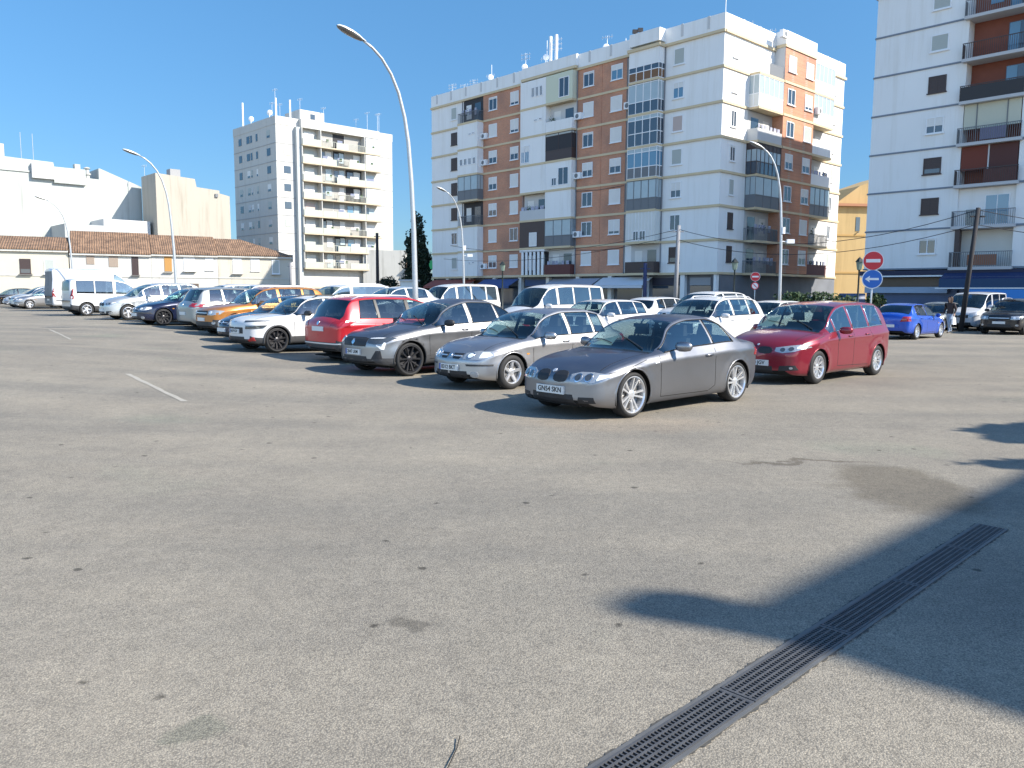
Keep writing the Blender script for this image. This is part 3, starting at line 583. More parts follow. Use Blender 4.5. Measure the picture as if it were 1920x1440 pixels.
def tower():
    O = (-37.0, 128.0); root = wthing('apartment_tower', 'tall white nine-storey tower with stacked long balconies and roof antennas', 'apartment building', (*O, 0))
    F = Fac(O, B, (-A.x, -A.y)); G = Fac(O, A, (-B.x, -B.y)); H = 2.765; z0 = 2.9; N = 9; zr = z0 + N * H; LB, LA = 21.7, 15.3
    TW = mat('tower_white', (.53, .52, .485), .85, noise=.05, nscale=.4, streak=.15); TR = mat('tower_trim', (.50, .42, .30), .8, noise=.1)
    w_ = MB(); F.box(w_, 0, LB, 0, zr, -LA, 0); w_.build('wall', TW, root, recalc=True)
    p = MB(); F.box(p, -.05, LB + .05, zr, zr + 1.25, -LA - .05, .06); F.box(p, 3.9, 18.5, zr - .1, zr + 1.2, .061, .9); p.build('parapet', TW, root, recalc=True)
    fbox(F, 'stair_house', TW, root, 5.0, 9.4, zr + 1.25, zr + 3.2, -6.5, -1.5)
    o = fbox(F, 'window', PANE, root, 6.9, 7.7, zr + 1.9, zr + 2.7, -1.5, -1.45)
    fbox(F, 'pipe_duct', mat('duct_grey', (.42, .45, .45), .7), root, 3.15, 3.85, 0, zr - .1, .0, .75)
    for k in range(N):
        z = z0 + k * H; c = MB(); G.box(c, -.04, LA, z - .1, z, .0, .05); F.box(c, 0, 3.1, z - .1, z, .0, .05); F.box(c, 18.5, LB, z - .1, z, 0, .05); c.build('floor_band', mat('tower_line', (.36, .36, .36), .8), root, recalc=True)
        if k >= 1:
            for (s0, s1) in ((1.9, 3.1), (6.3, 6.9), (8.3, 8.9), (9.2, 10.3), (12.2, 13.3)):
                gm = [PANE, SHUT, SHUTG, SHUT, GREYW, SHUTG, SHUT, PANE, SHUTG][(k + int(s0)) % 9] if k not in (7,) else PANE
                if k == 8: gm = SHUTG if s0 in (1.9,) else PANE
                fbox(G, 'window', gm, root, s0, s1, z + .95, z + 2.1, .0, .04)
                if gm in (SHUT, SHUTG, GREYW): fbox(G, 'window', PANE, root, s0 + .1, s1 - .1, z + .95, z + 1.3, .041, .05)
            gm = [SHUT, PANE, SHUT, SHUTG, PANE, PANE, PANE, SHUTP, SHUT][k]
            fbox(F, 'window', gm, root, 1.25, 2.4, z + .95, z + 2.05, .0, .05); fbox(F, 'window', SHUTG if k in (1, 3) else SHUT, root, 19.2, 20.1, z + .95, z + 2.05, .0, .05)
        if k == 0: continue
        # balcony deck
        b = fbox(F, 'balcony', TR, root, 3.86, 18.5, z - .16, z + .05, .0, 1.35)
        rr = random.Random(k)
        pr = MB()
        segs = ((3.9, 7.2), (7.25, 9.9), (9.95, 12.2), (12.25, 15.4), (15.45, 18.45))
        for i, (a, e) in enumerate(segs):
            t = rr.random()
            if i in (0, 4) or t < .55: F.box(pr, a, e, z + .05, z + 1.0, 1.25, 1.33)
            else:
                n_ = int((e - a) / .25)
                for q in range(n_): F.box(pr, a + q * .25, a + q * .25 + .05, z + .05, z + 1.0, 1.27, 1.31)
                F.box(pr, a, e, z + 1.0, z + 1.06, 1.26, 1.32)
        pr.build('parapet', mat('balcony_parapet', (.42, .43, .37), .8, noise=.12), b, recalc=True)
        for s in (7.2, 15.42, 3.88): fbox(F, 'divider', TW, b, s - .06, s + .06, z + .05, z + H - .16, .0, 1.2)
        for i, (a, e) in enumerate(segs):
            if i == 0: fbox(F, 'window', [SHUT, PALE, SHUTG, SHUT, SHUTP][k % 5], b, a + .9, e - .7, z + .9, z + 2.2, .0, .06); continue
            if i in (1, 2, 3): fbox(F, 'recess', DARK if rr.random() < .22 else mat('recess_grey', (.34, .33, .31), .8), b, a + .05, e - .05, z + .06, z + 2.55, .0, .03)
            ww = e - a
            t = rr.random()
            if t < .45: fbox(F, 'door', PANEB if rr.random() < .35 else PANE, b, a + ww * .1, a + ww * .45, z + .06, z + 2.2, .031, .08)
            if t < .8 and i != 4: fbox(F, 'blind', SHUT if rr.random() < .6 else PANEP, b, a + ww * .5, a + ww * .9, z + .06 + rr.random() * 1.2, z + 2.35, .031, .09)
            if i == 4: fbox(F, 'window', SHUT if k % 2 else PANEP, b, a + .5, e - .6, z + .95, z + 2.1, .0, .05)
            if rr.random() < .6: fbox(F, 'laundry', mat('tower_laundry%d' % rr.randrange(3), [(.2, .22, .3), (.55, .5, .48), (.1, .16, .2)][rr.randrange(3)], .9), b, a + .3, a + .3 + ww * rr.uniform(.2, .5), z + .8, z + 1.4, 1.1, 1.13)
            if rr.random() < .5:
                pl = MB(); q = a + ww * rr.random() * .7; F.box(pl, q, q + .35, z + .9, z + 1.3, 1.15, 1.3); pl.build('pot_plant', mat('pot_green', (.05, .09, .04), .9), b, recalc=True)
        fbox(F, 'window', mat('end_glass', (.5, .53, .55), .3), b, 15.6, 18.3, z + 1.05, z + 2.5, 1.2, 1.24) if k in (5, 8, 7) else None
    for i, s in enumerate((5.2, 8.0, 11.2, 14.2)):
        fbox(F, 'doorway', [DARK, PANE, mat('lobby_brown', (.12, .08, .07), .8), DARK][i], root, s, s + 1.9, 0, 2.4, .0, .06)
    fbox(F, 'ground_floor_wall', mat('beige_render', (.5, .42, .32), .85), root, 3.9, 18.5, 0.02, 2.75, .0, .02)
    for (s, d, h) in ((.3, -.5, 4.2), (4.9, -1.2, 3.6), (9.0, -1, 2.8), (2.5, -6, 3.4), (18, -2, 3.6), (19.4, -1, 3.4), (20.7, -2.5, 3.9), (17, -4, 2.6), (5.4, -9, 4.2)):
        x, y = F.P(s, 0, d)[:2]; antenna(root, x, y, zr + 1.2, h, 1)
    for (s, d, h) in ((.6, -.9, 2.9), (.2, -11.9, 3.9), (3.0, -.9, 3.0)): x, y = F.P(s, 0, d)[:2]; t = MB(); t.tube([(x, y, zr + 1.2), (x, y, zr + 1.2 + h)], .15, 8); t.build('mast', FRAME, root)
    for (s, d) in ((.25, -9), (.3, -2.5)):
        x, y = F.P(s, 0, d)[:2]; t = MB(); t.lathe([(0, .0), (.05, .3), (.12, .45)], 'y', 14, (x, y, zr + 2.1)); t.tube([(x, y, zr + 1.2), (x, y, zr + 2.1)], .05, 6); t.build('satellite_dish', FRAME, root)
tower()

# ---- old terraced houses on the left
HD = Vector((.897, .442)).normalized(); HN = Vector((.442, -.897)).normalized()
FHs = Fac((-55.2, 87.2), HD, HN); HZ = .5
OLDW = mat('old_whitewash', (.52, .51, .47), .9, noise=.07, nscale=.5, streak=.35)
def terrace(label, s0, s1, ez, rz_, wins, wallm, d0=0.0, hipL=0, hipR=0, win_k='c'):
    root = wthing('terraced_house', label, 'house', (*FHs.P((s0 + s1) / 2, 0, 0)[:2], HZ), 'row of old terraced houses')
    fbox(FHs, 'wall', wallm, root, s0, s1, HZ - .6, ez, -9, d0)
    r = MB(); e = .35; rl = s0 + hipL; rr_ = s1 - hipR
    c = [FHs.P(s0 + .01, ez, d0 + e), FHs.P(s1 - .01, ez, d0 + e), FHs.P(s1 - .01, ez, -9 - e), FHs.P(s0 + .01, ez, -9 - e), FHs.P(rl, rz_, -4.5), FHs.P(rr_, rz_, -4.5)]
    r.add(c + [(x, y, z - .14) for x, y, z in c[:4]], [(0, 1, 5, 4), (1, 2, 5), (2, 3, 4, 5), (3, 0, 4), (6, 9, 8, 7), (0, 6, 7, 1), (1, 7, 8, 2), (2, 8, 9, 3), (3, 9, 6, 0)])
    r.build('roof', TILE, root)
    fbox(FHs, 'eaves_moulding', OLDW, root, s0, s1, ez - .36, ez - .15, d0, d0 + .28)
    f = FHs.shift(d0)
    for (a, b_, za, zb, k) in wins:
        if k == 'y': o = fbox(f, 'window', mat('ochre_shutter', (.42, .22, .06), .7), root, a, b_, za, zb, .002, .05)
        elif k == 'n': o = fbox(f, 'window', mat('taupe_shutter', (.30, .24, .19), .7), root, a, b_, za, zb, .002, .05); fbox(f, 'lintel', OLDW, o, a - .12, b_ + .12, zb, zb + .12, .0, .1)
        else: window(f, root, a, b_, za, zb, k)
        if za < 4.3 and k != 'n': fbox(f, 'sill_balcony', mat('iron_rail', (.25, .25, .24), .7), root, a - .15, b_ + .15, za - .12, za - .08, .06, .35)
    fbox(f, 'string_course', OLDW, root, s0, s1, 3.35, 3.47, .0, .06)
    for a in (s0 + .8, (s0 + s1) / 2 + .4): fbox(f, 'doorway', mat('dark_door', (.12, .09, .07), .8), root, a, a + 1.0, HZ, 2.7, .0, .05)
    return root
terrace('cream terraced house with low brown tiled roof at the far left edge', -14, 6.4, 6.35, 7.9, [(1.7, 2.75, 3.6, 5.2, 'K'), (4.0, 5.0, 3.6, 5.2, 'g'), (-3, -2, 3.6, 5.2, 'c')], mat('house_cream', (.53, .50, .41), .9, noise=.06, nscale=.5))
h2 = terrace('white terraced house with two brown shutters behind the white panel van', 6.5, 14.8, 6.1, 8.7, [(8.15, 8.95, 4.75, 5.85, 'n'), (10.4, 11.35, 4.5, 5.8, 'n'), (12.75, 13.45, 3.65, 5.7, 'k')], OLDW, hipL=0)
terrace('white terraced house with an ochre-shuttered window beside the street lamp', 14.82, 22.1, 6.2, 8.55, [(16.2, 17.0, 4.1, 5.85, 'y'), (18.3, 19.5, 4.2, 5.9, 'c'), (20.7, 21.6, 4.3, 5.8, 'c')], mat('house_white', (.53, .515, .475), .9, noise=.06, nscale=.5, streak=.35))
terrace('end terraced house with hipped roof in front of the tower', 22.12, 30.8, 6.25, 8.35, [(23.8, 24.8, 4.0, 5.8, 'c'), (25.9, 26.9, 4.3, 5.8, 'c'), (28.4, 29.3, 4.0, 5.7, 'g')], mat('house_ivory', (.53, .49, .41), .9, noise=.06, nscale=.5, streak=.35), hipR=5.5)

# ---- plain white buildings further back on the left
def prism_block(fac, name, m, root, outline, depth, d0=0):
    n_ = len(outline); vs = [fac.P(s, z, d0) for s, z in outline] + [fac.P(s, z, d0 - depth) for s, z in outline]
    mb = MB(); mb.add(vs, [tuple(range(n_))[::-1], tuple(range(n_, 2 * n_))] + [(i, (i + 1) % n_, (i + 1) % n_ + n_, i + n_) for i in range(n_)]); return mb.build(name, m, root, recalc=True)
FW = Fac((-67.2, 105), B, (-A.x, -A.y))
r1 = wthing('warehouse', 'long blank white building with stepped parapet at the far left', 'building', (-67.2, 105, 0))
WB = mat('blank_white', (.43, .45, .425), .9, noise=.05, nscale=.25, streak=.3)
prism_block(FW, 'wall', WB, r1, [(-25, 0), (18.6, 0), (18.6, 16.7), (13.2, 18.7), (13.0, 18.7), (13.0, 17.2), (7.6, 17.4), (7.4, 18.9), (3.5, 19.0), (-25, 19.9)], 16)
fbox(FW, 'roof_terrace_wall', GREYW, r1, 4.7, 7.3, 16.6, 18.5, .01, .6); fbox(FW, 'roof_terrace_wall', WB, r1, 7.3, 11.2, 16.2, 18.3, -.01 + .02, .45)
fbox(FW, 'cornice', WB, r1, -25, 4.6, 17.3, 17.5, .0, .15); fbox(FW, 'chimney', mat('chimney_render', (.52, .45, .35), .9), r1, .8, 2.0, 18.9, 20.8, -2.4, -1.2)
fbox(FW, 'chimney', WB, r1, 10.4, 11.1, 17.2, 19.2, -2.4, -1.5)
cp = MB()
for (s, z, h) in ((10.9, 17, 2.0),):
    x, y = FW.P(s + .9, 0, -1)[:2]; cp.lathe([(0, .3), (.5, .3), (.5, .45), (.7, .45), (.7, .28), (1.3, .28), (1.35, .5), (1.5, .3), (1.6, .0)], 'z', 10, (x, y, 17.3))
cp.build('chimney_pot', mat('pot_grey', (.45, .45, .42), .9), r1)
for s in (5.3, 3.9): x, y = FW.P(s, 0, -1)[:2]; antenna(r1, x, y, 18, 4.5, 0)
C2 = (-49.0, 112); r2 = wthing('stepped_block', 'pale cream blank-walled block with stepped roofline between the terraces and the sky', 'building', (*C2, 0))
F2b = Fac(C2, B, (-A.x, -A.y)); CB = mat('blank_cream', (.43, .39, .325), .9, noise=.05, nscale=.3, streak=.3)
prism_block(F2b, 'wall', CB, r2, [(0, 0), (10.4, 0), (10.4, 15.6), (8.9, 15.9), (8.9, 16.3), (5.6, 16.5), (5.4, 17.6), (0, 17.9)], 5.6)
fbox(F2b, 'water_tank', mat('tank_grey', (.3, .3, .3), .7), r2, 2.6, 4.0, 17.7, 18.9, -3, -1.6)
x, y = F2b.P(.1, 0, -4.5)[:2]; antenna(r2, x, y, 17.6, 1.8, 1)
fbox(F2b, 'wall_lamp', RAILG, r2, 8.2, 8.6, 15.3, 15.8, .0, .2)
r3 = wthing('rear_shed', 'low grey flat-roofed building behind the tiled roofs', 'building', (-58, 104, 0)); F3 = Fac((-58.5, 104), B, (-A.x, -A.y))
fbox(F3, 'wall', mat('shed_grey', (.42, .43, .42), .9, noise=.1), r3, 1, 9, 0, 10.4, -8, 0); fbox(F3, 'roof_hut', GREYW, r3, 6.0, 12, 0, 11.4, -9, -1)
# distant houses right of the tower
r4 = wthing('small_house', 'small white house with terracotta roof seen between tower and dark tree', 'house', (-20.5, 138, 0)); F4 = Fac((-22.5, 138), (1, .1), (.1, -1))
fbox(F4, 'wall', OLDW, r4, -3, 4.2, 0, 9.0, -8, 0); fbox(F4, 'wall', OLDW, r4, 4.21, 8, 0, 6, -8, .5); m_ = MB(); m_.add([F4.P(4.2, 6, .8), F4.P(8, 6, .8), F4.P(8, 7.6, -4), F4.P(4.2, 7.6, -4)], [(0, 1, 2, 3)]); m_.add([F4.P(4.2, 5.9, .8), F4.P(8, 5.9, .8), F4.P(8, 7.5, -4), F4.P(4.2, 7.5, -4)], [(3, 2, 1, 0)]); m_.build('roof', TILE, r4)
window(F4.shift(.5), r4, 5.3, 6.6, 2.4, 4.2, 'c')
# yellow building
CY = (36.6, 94.0); r5 = wthing('yellow_house', 'ochre yellow house with tiled eaves between the two big blocks', 'house', (*CY, 0)); FY = Fac(CY, (1, .12), (.12, -1))
YW = mat('ochre_render', (.50, .35, .16), .9, noise=.06, nscale=.6, streak=.2)
prism_block(FY, 'wall', YW, r5, [(0, 0), (9, 0), (9, 12.0), (0, 12.0)], 10)
prism_block(FY, 'upper_wall', YW, r5, [(1.2, 12.3), (9, 12.3), (9, 16.2), (4.4, 14.6)], 8, d0=-1.5)
fbox(FY, 'eaves', mat('eaves_terracotta', (.42, .20, .11), .9), r5, -.4, 9.3, 12.0, 12.3, -10, .5); fbox(FY, 'string_course', mat('ochre_dark', (.45, .28, .10), .9), r5, 0, 9, 8.6, 8.8, .0, .08); fbox(FY, 'string_course', _M['ochre_dark'], r5, 0, 9, 4.3, 4.5, .0, .08)
fbox(FY, 'window', PANE, r5, 3.2, 3.7, 9.2, 10.8, .0, .04); fbox(FY, 'pipe', RAILG, r5, 3.4, 3.5, 9.0, 9.1, .04, .3)
# off-frame block to the right that shades the foreground
r6 = wthing('shading_block', 'four-storey block standing outside the right edge of the photo', 'building', (28, 0, 0))
S6 = 12.0 / math.tan(SUN_EL); sh = Vector((SX, SY)).normalized() * S6; c6 = Vector((1.13, 4.14)) + sh; F6 = Fac(c6, B, A)
fbox(F6, 'wall', mat('tan_block', (.5, .45, .38), .9, noise=.1), r6, 0, 34, 0, 12, -14, 0)
rc = MB(); q6 = [(.60, 4.30), (.80, 4.50), (1.02, 4.50), (1.25, 4.33), (1.42, 4.30), (1.86, 3.36), (1.60, 3.66), (1.30, 3.84), (.90, 4.02), (.66, 4.12)][::-1]  # unseen slab added, its outline shaped to cast the shadow's tip
rc.add([(x + sh.x, y + sh.y, z) for z in (11.90, 12.06) for x, y in q6], [tuple(range(10))[::-1], tuple(range(10, 20))] + [(k, (k + 1) % 10, (k + 1) % 10 + 10, k + 10) for k in range(10)]); rc.build('shadow_slab', mat('tan_block', (0, 0, 0)), r6)
for k in range(4):
    for q in range(8): fbox(F6, 'window', PANE, r6, 2 + q * 4, 3.3 + q * 4, 1 + k * 2.9, 2.4 + k * 2.9, .0, .04)

# ---------------------------------------------------------------- cars
def paintmat(name, col, metal=0.55, rough=0.32, coat=0.8, edge=None):
    m = mat('paint_' + name, col, rough, metal, coat, spec=.5); p = m.node_tree.nodes['Principled BSDF']
    if edge: p.inputs['Specular Tint'].default_value = (*edge, 1)
    n = m.node_tree.nodes; l = m.node_tree.links   # road dust toward the sills + slight orange peel
    tc = n.new('ShaderNodeTexCoord'); t = n.new('ShaderNodeTexNoise'); t.inputs['Scale'].default_value = 3; t.inputs['Detail'].default_value = 6; l.new(tc.outputs['Object'], t.inputs['Vector'])
    mr = n.new('ShaderNodeMapRange'); mr.inputs[1].default_value = .35; mr.inputs[2].default_value = .75; mr.inputs[3].default_value = rough * .95; mr.inputs[4].default_value = min(1, rough * 1.12); l.new(t.outputs[0], mr.inputs[0]); l.new(mr.outputs[0], p.inputs['Roughness'])
    return m
TYRE = mat('tyre_rubber', (.018, .018, .019), .75, noise=.3, nscale=12)
BLK = mat('black_plastic', (.022, .022, .024), .55)
CLAD = mat('grey_cladding', (.05, .05, .052), .65)
SEAL = mat('window_seal', (.012, .012, .013), .4)
CHROME = mat('chrome', (.72, .73, .75), .12, 1.0)
RIMS = mat('silver_rim', (.76, .77, .79), .30, .75)
RIMD = mat('dark_rim', (.05, .05, .055), .35, .6)
DISC = mat('brake_steel', (.25, .24, .23), .4, .8)
LAMP = mat('lamp_reflector', (.36, .38, .40), .25, .35, 1.0, noise=.15, nscale=9)
LAMPW = mat('lamp_white', (.85, .87, .88), .15, .1, 1.0)
LAMPD = mat('lamp_dark', (.06, .07, .08), .1, .2, 1.0)
TAIL = mat('tail_lens', (.30, .008, .012), .15, 0, 1.0)
AMBER = mat('amber_lens', (.6, .25, .03), .2, 0, 1)
PLATE = mat('plate_white', (.72, .72, .70), .4)
PLT = mat('plate_text', (.01, .01, .012), .5)
PLB = mat('plate_blue', (.02, .08, .35), .4)
INT = mat('interior_grey', (.035, .035, .038), .9)
INTL = mat('seat_cloth', (.07, .07, .075), .95)
UND = mat('underbody', (.006, .006, .006), .95)
SCREENREF = mat('windscreen_patch', (.55, .62, .55), .7, noise=.3, nscale=14)  # pale sheet standing in for a building reflected in the windscreen
GL = glassmat('car_glass', (.52, .62, .60)); GLD = glassmat('car_glass_dark', (.10, .12, .14), .16); GLS = glassmat('car_side_glass', (.50, .60, .60), .22)

_wm = {}
def wheel_meshes(R, W, style):
    k = (round(R, 3), round(W, 3), style)
    if k in _wm: return _wm[k]
    rr = R * (.80 if style in ('twin5', 'black5') else .67); h = W / 2
    t = MB(); t.lathe([(-h + .02, rr - .01), (-h, rr + .01), (-h - .004, (R + rr) / 2), (-h + .012, R - .015), (-h + .035, R), (h - .035, R), (h - .012, R - .015), (h + .004, (R + rr) / 2), (h, rr + .012), (h - .012, rr), (h - .05, rr - .012)], 'y', 36)
    for q in (-.05, -.02, .02, .05): t.lathe([(q - .004, R + .0005), (q + .004, R + .0005)], 'y', 36)
    r = MB(); r.lathe([(h - .004, rr + .004), (h - .002, rr - .006), (h - .02, rr - .018), (h - .09, rr - .03), (-h + .03, rr - .03)], 'y', 36)
    d0 = h - .018
    def spoke(a, w0, w1, r0, r1, dep=.03, tw=0.0, dz=-.03):
        c, s = math.cos(a), math.sin(a); c2, s2 = math.cos(a + tw), math.sin(a + tw)
        def pt(rad, off, y, cc, ss): return (rad * cc - off * ss, y, rad * ss + off * cc)
        v = [pt(r0, -w0, d0 - dep + dz, c, s), pt(r1, -w1, d0 - dep, c2, s2), pt(r1, w1, d0 - dep, c2, s2), pt(r0, w0, d0 - dep + dz, c, s),
             pt(r0, -w0 * .75, d0 + dz + .005, c, s), pt(r1, -w1 * .75, d0, c2, s2), pt(r1, w1 * .75, d0, c2, s2), pt(r0, w0 * .75, d0 + dz + .005, c, s)]
        r.hexa(v)
    rs = rr - .022
    if style == 'twin5':
        for i in range(5):
            a = i * 2 * math.pi / 5 + .3
            for s_ in (-1, 1): spoke(a + s_ * .26, .015, .018, .055, rs, tw=-s_ * .05)
    elif style == 'five':
        for i in range(5): spoke(i * 2 * math.pi / 5 + .3, .036, .030, .04, rs)
    elif style == 'ten':
        for i in range(10): spoke(i * math.pi / 5, .014, .017, .05, rs)
    elif style == 'black5':
        for i in range(5):
            a = i * 2 * math.pi / 5
            for s_ in (-1, 1): spoke(a + s_ * .2, .016, .022, .05, rs, tw=s_ * .12)
    else:  # cover
        for i in range(8): spoke(i * math.pi / 4, .03, .045, .04, rs)
    r.lathe([(d0 - .06, .07), (d0 - .024, .068), (d0 - .018, .05), (d0 - .012, .03), (d0 - .012, 0)], 'y', 20)
    b = MB(); b.lathe([(0, rr - .035), (-.001, .02)], 'y', 28); b.lathe([(.02, rr * .78), (.02, .06)], 'y', 28)
    bk = MB(); bk.lathe([(.0, rr - .031), (-.002, 0)], 'y', 28)
    def me(mb, n_, m):
        e = bpy.data.meshes.new(n_); e.from_pydata(mb.v, [], mb.f); e.materials.append(m)
        bm = bmesh.new(); bm.from_mesh(e); bmesh.ops.recalc_face_normals(bm, faces=bm.faces); bm.to_mesh(e); bm.free()
        return e
    tm = me(t, 'wheel', TYRE); tm.polygons.foreach_set('use_smooth', [True] * len(tm.polygons))
    rm = me(r, 'rim', RIMD if style == 'black5' else RIMS); dm = me(b, 'brake_disc', DISC if style != 'black5' else BLK)
    km = me(bk, 'hub_back', BLK)
    _wm[k] = (tm, rm, dm); return _wm[k]

def patch(bvh, poly, axis, off=.006, thick=.03, step=.045, side=1, split=None):
    """project polygon (2-D) on the body: axis 'f' (y,z from front), 'r' rear, 's' (x,z) side, 't' (x,y) top. Returns MB"""
    d = {'f': Vector((-1, 0, 0)), 'r': Vector((1, 0, 0)), 's': Vector((0, -side, 0)), 't': Vector((0, 0, -1))}[axis]
    def org(a, b): return {'f': Vector((3, a, b)), 'r': Vector((-8, a, b)), 's': Vector((a, 3 * side, b)), 't': Vector((a, b, 4))}[axis]
    P = [Vector(p) for p in poly]; Q = []
    for i, p in enumerate(P):   # resample the outline
        q = P[(i + 1) % len(P)]; n_ = max(1, int((q - p).length / step)); Q += [p + (q - p) * k / n_ for k in range(n_)]
    xs = [p.x for p in P]; ys = [p.y for p in P]
    pts = list(Q); nb = len(Q)
    def inside(p):
        c = False; j = len(P) - 1
        for i in range(len(P)):
            if (P[i].y > p.y) != (P[j].y > p.y) and p.x < (P[j].x - P[i].x) * (p.y - P[i].y) / (P[j].y - P[i].y) + P[i].x: c = not c
            j = i
        return c
    u = min(xs) + step / 2
    while u < max(xs):
        v = min(ys) + step / 2
        while v < max(ys):
            p = Vector((u, v))
            if inside(p) and min((p - q).length for q in Q) > step * .4: pts.append(p)
            v += step
        u += step
    vo, ed, fa, ov, oe, of = geometry.delaunay_2d_cdt(pts, [], [list(range(nb))], 1, 1e-5)
    mb = MB(); top = []; bot = []
    last = None; dists = []
    for p in vo:
        h = bvh.ray_cast(org(p.x, p.y), d); dists.append(h)
    good = [h for h in dists if h[0] is not None]
    if not good: return mb
    for p, h in zip(vo, dists):
        if h[0] is None:
            k = min(range(len(vo)), key=lambda i: (vo[i] - p).length if dists[i][0] is not None else 9e9); hh = dists[k]
            o = org(p.x, p.y); pos = Vector(o); ax = 0 if axis in 'fr' else (1 if axis == 's' else 2); pos[ax] = hh[0][ax]; nr = -d
        else: pos = h[0]; nr = h[1] if h[1].dot(d) < 0 else -h[1]
        nr = (nr - d * .5).normalized(); top.append(pos + nr * off); bot.append(pos + d * thick)
    n_ = len(top); mb.v = [tuple(v) for v in top + bot]; mb.f = [tuple(f) for f in fa]
    cnt = {}
    for f in fa:
        for i in range(len(f)):
            e = (f[i], f[(i + 1) % len(f)]); cnt[e] = 1
    for (a, b) in list(cnt):
        if (b, a) not in cnt: mb.f.append((b, a, a + n_, b + n_))
    return mb
def mir(poly): return [(-a, b) for a, b in poly][::-1]
def strip(a, b, w):
    a = Vector(a); b = Vector(b); d = (b - a).normalized(); q = Vector((-d.y, d.x)) * w / 2
    return [tuple(a + q), tuple(b + q), tuple(b - q), tuple(a - q)]

def car(name, label, C, paint, pos, heading, det=1, cat='car', group='cars parked in rows', wheel='five', extras=None, dark_glass=False, plate=None, gnd_z=None, nobuild=()):
    x0, y0 = pos; z0 = gz(x0) if gnd_z is None else gnd_z
    root = thing(name, label, cat, (x0, y0, z0), math.radians(heading), group)
    W = C['W'] / 2; xf = C['nose']; xr = C['tail']; wb = C['wb']; R = C['R']; Ra = R + C.get('gap', .045)
    top = pchip(C['top']); belt = pchip(C['belt']); plan = pchip(C['plan']); bot = pchip(C['bot']); bow = pchip(C['bow'])
    pf = pchip(C['pf']); pr = pchip(C['pr']); shf = pchip(C.get('shear', [(xf, 0), (xr, 0)]))
    zmax = max(z for _, z in C['top']); wroof = C['wroof']; xc, xh = C['ws']; rw0, rw1 = C['rw']
    step = {2: .045, 1: .085, 0: .14}[det]
    xs = list(np.arange(xr, xf, step)) + [xf]
    spec = [xc, xh, rw0, rw1] + [v for w_ in C['win'] for v in w_]
    for s in spec: xs = [x for x in xs if abs(x - s) > step * .45] + [s]
    cap = [0.0, .012, .03, .06, .10]
    xs = [x for x in xs if xr + .12 < x < xf - .12] + [xf - c for c in cap] + [xr + c for c in cap]
    xs = sorted(set(round(float(x), 4) for x in xs), reverse=True); n = len(xs)
    nl = {2: 13, 1: 9, 0: 6}[det]; tl = np.linspace(0, .80, nl - 3).tolist() + [.86, .895, .93, 1.0]; prof = pchip([(0, C.get('tuck', .93)), (.08, .965), (.25, .985), (.5, .992), (.70, .992), (.86, 1.004), (.895, .985), (.93, .972), (1, .94)])(np.array(tl))
    ts = [.07, .3, .55, .78, .92, 1.0]; ns = len(ts); nr_ = 8 if det else 5
    rings = []
    hm = zmax - float(belt((xc + rw0) / 2))
    rfade = .10
    for x in xs:
        w_ = float(plan(x)) * W; zb = float(bot(x)); zl = max(zb + .1, float(belt(x))); zt = max(float(top(x)), zl + .012); hg = zt - zl
        g_ = sstep(.12, .34, hg); frac = .40 + (.93 - .40) * g_
        yb = w_ * .935; wr = yb - (.09 + .03 * (1 - g_)) * min(1, hg / .12) * (1 - g_) - (yb - wroof * float(plan(x)) / float(plan((xc + rw0) / 2))) * min(1, hg / hm) * g_
        zr = zl + hg * frac
        ring = [(0, zb), (w_ * .5, zb), (w_ * .86, zb)]
        for t, pv in zip(tl, prof): ring.append((w_ * pv, zb + (zl - zb) * t))
        for t in ts: ring.append((yb + (wr - yb) * t ** 1.25, zl + (zr - zl) * t))
        for q in range(1, nr_ + 1):
            y = wr * math.cos(math.pi / 2 * q / nr_); ring.append((y, zr + (zt - zr) * (1 - (y / wr) ** 2.4)))
        # corner rounding at the two ends
        a = min(xf - x, x - xr)
        if a < rfade:
            ins = rfade * (1 - math.sqrt(max(0, 1 - (1 - a / rfade) ** 2))); zc = (zb + zl) / 2; hh = max(.15, (zt - zb) / 2); zc = (zb + zt) / 2
            ring = [(y * (1 - ins / max(w_, .3)), zc + (z - zc) * (1 - ins / hh * .8)) for y, z in ring]
        rings.append([(x, y, z) for y, z in ring])
    m = len(rings[0]); jb = 3 + nl  # index of shoulder vertex
    # end caps
    def capring(rg, s):
        zc = sum(p[2] for p in rg) / len(rg); zmin = min(p[2] for p in rg); zx = max(p[2] for p in rg); zc = (zmin + zx) / 2
        return [(p[0], p[1] * s, zc + (p[2] - zc) * s) for p in rg]
    front = [capring(rings[0], s) for s in (.02, .35, .65, .86)]; back = [capring(rings[-1], s) for s in (.86, .65, .35, .02)]
    allr = front + rings + back; xs_all = [xf] * 4 + xs + [xr] * 4; N = len(allr)
    V = np.array(allr)  # N,m,3
    base = V.copy()
    wx = np.array([max(.2, float(plan(x)) * W) for x in xs_all])[:, None]
    bx = np.array([float(bow(x)) for x in xs_all])[:, None]
    yy = V[:, :, 1]; zz = V[:, :, 2]; X = V[:, :, 0]
    fw = np.clip(1 - (xf - X) / .45, 0, 1) ** 1.6; rw_ = np.clip(1 - (X - xr) / C.get('rfade', .5), 0, 1) ** 1.4
    X = X + bx * (1 - np.clip(yy / wx, 0, 1.05) ** 2.2) + pf(zz.ravel()).reshape(zz.shape) * fw + pr(zz.ravel()).reshape(zz.shape) * rw_
    sh = np.array([float(shf(x)) for x in xs_all])
    for j in range(m):
        if j <= jb: continue
        if j <= jb + ns: X[:, j] += sh * ts[j - jb - 1]
        else: X[:, j] += sh * (yy[:, j] / np.maximum(yy[:, jb + ns], .05)) ** 3
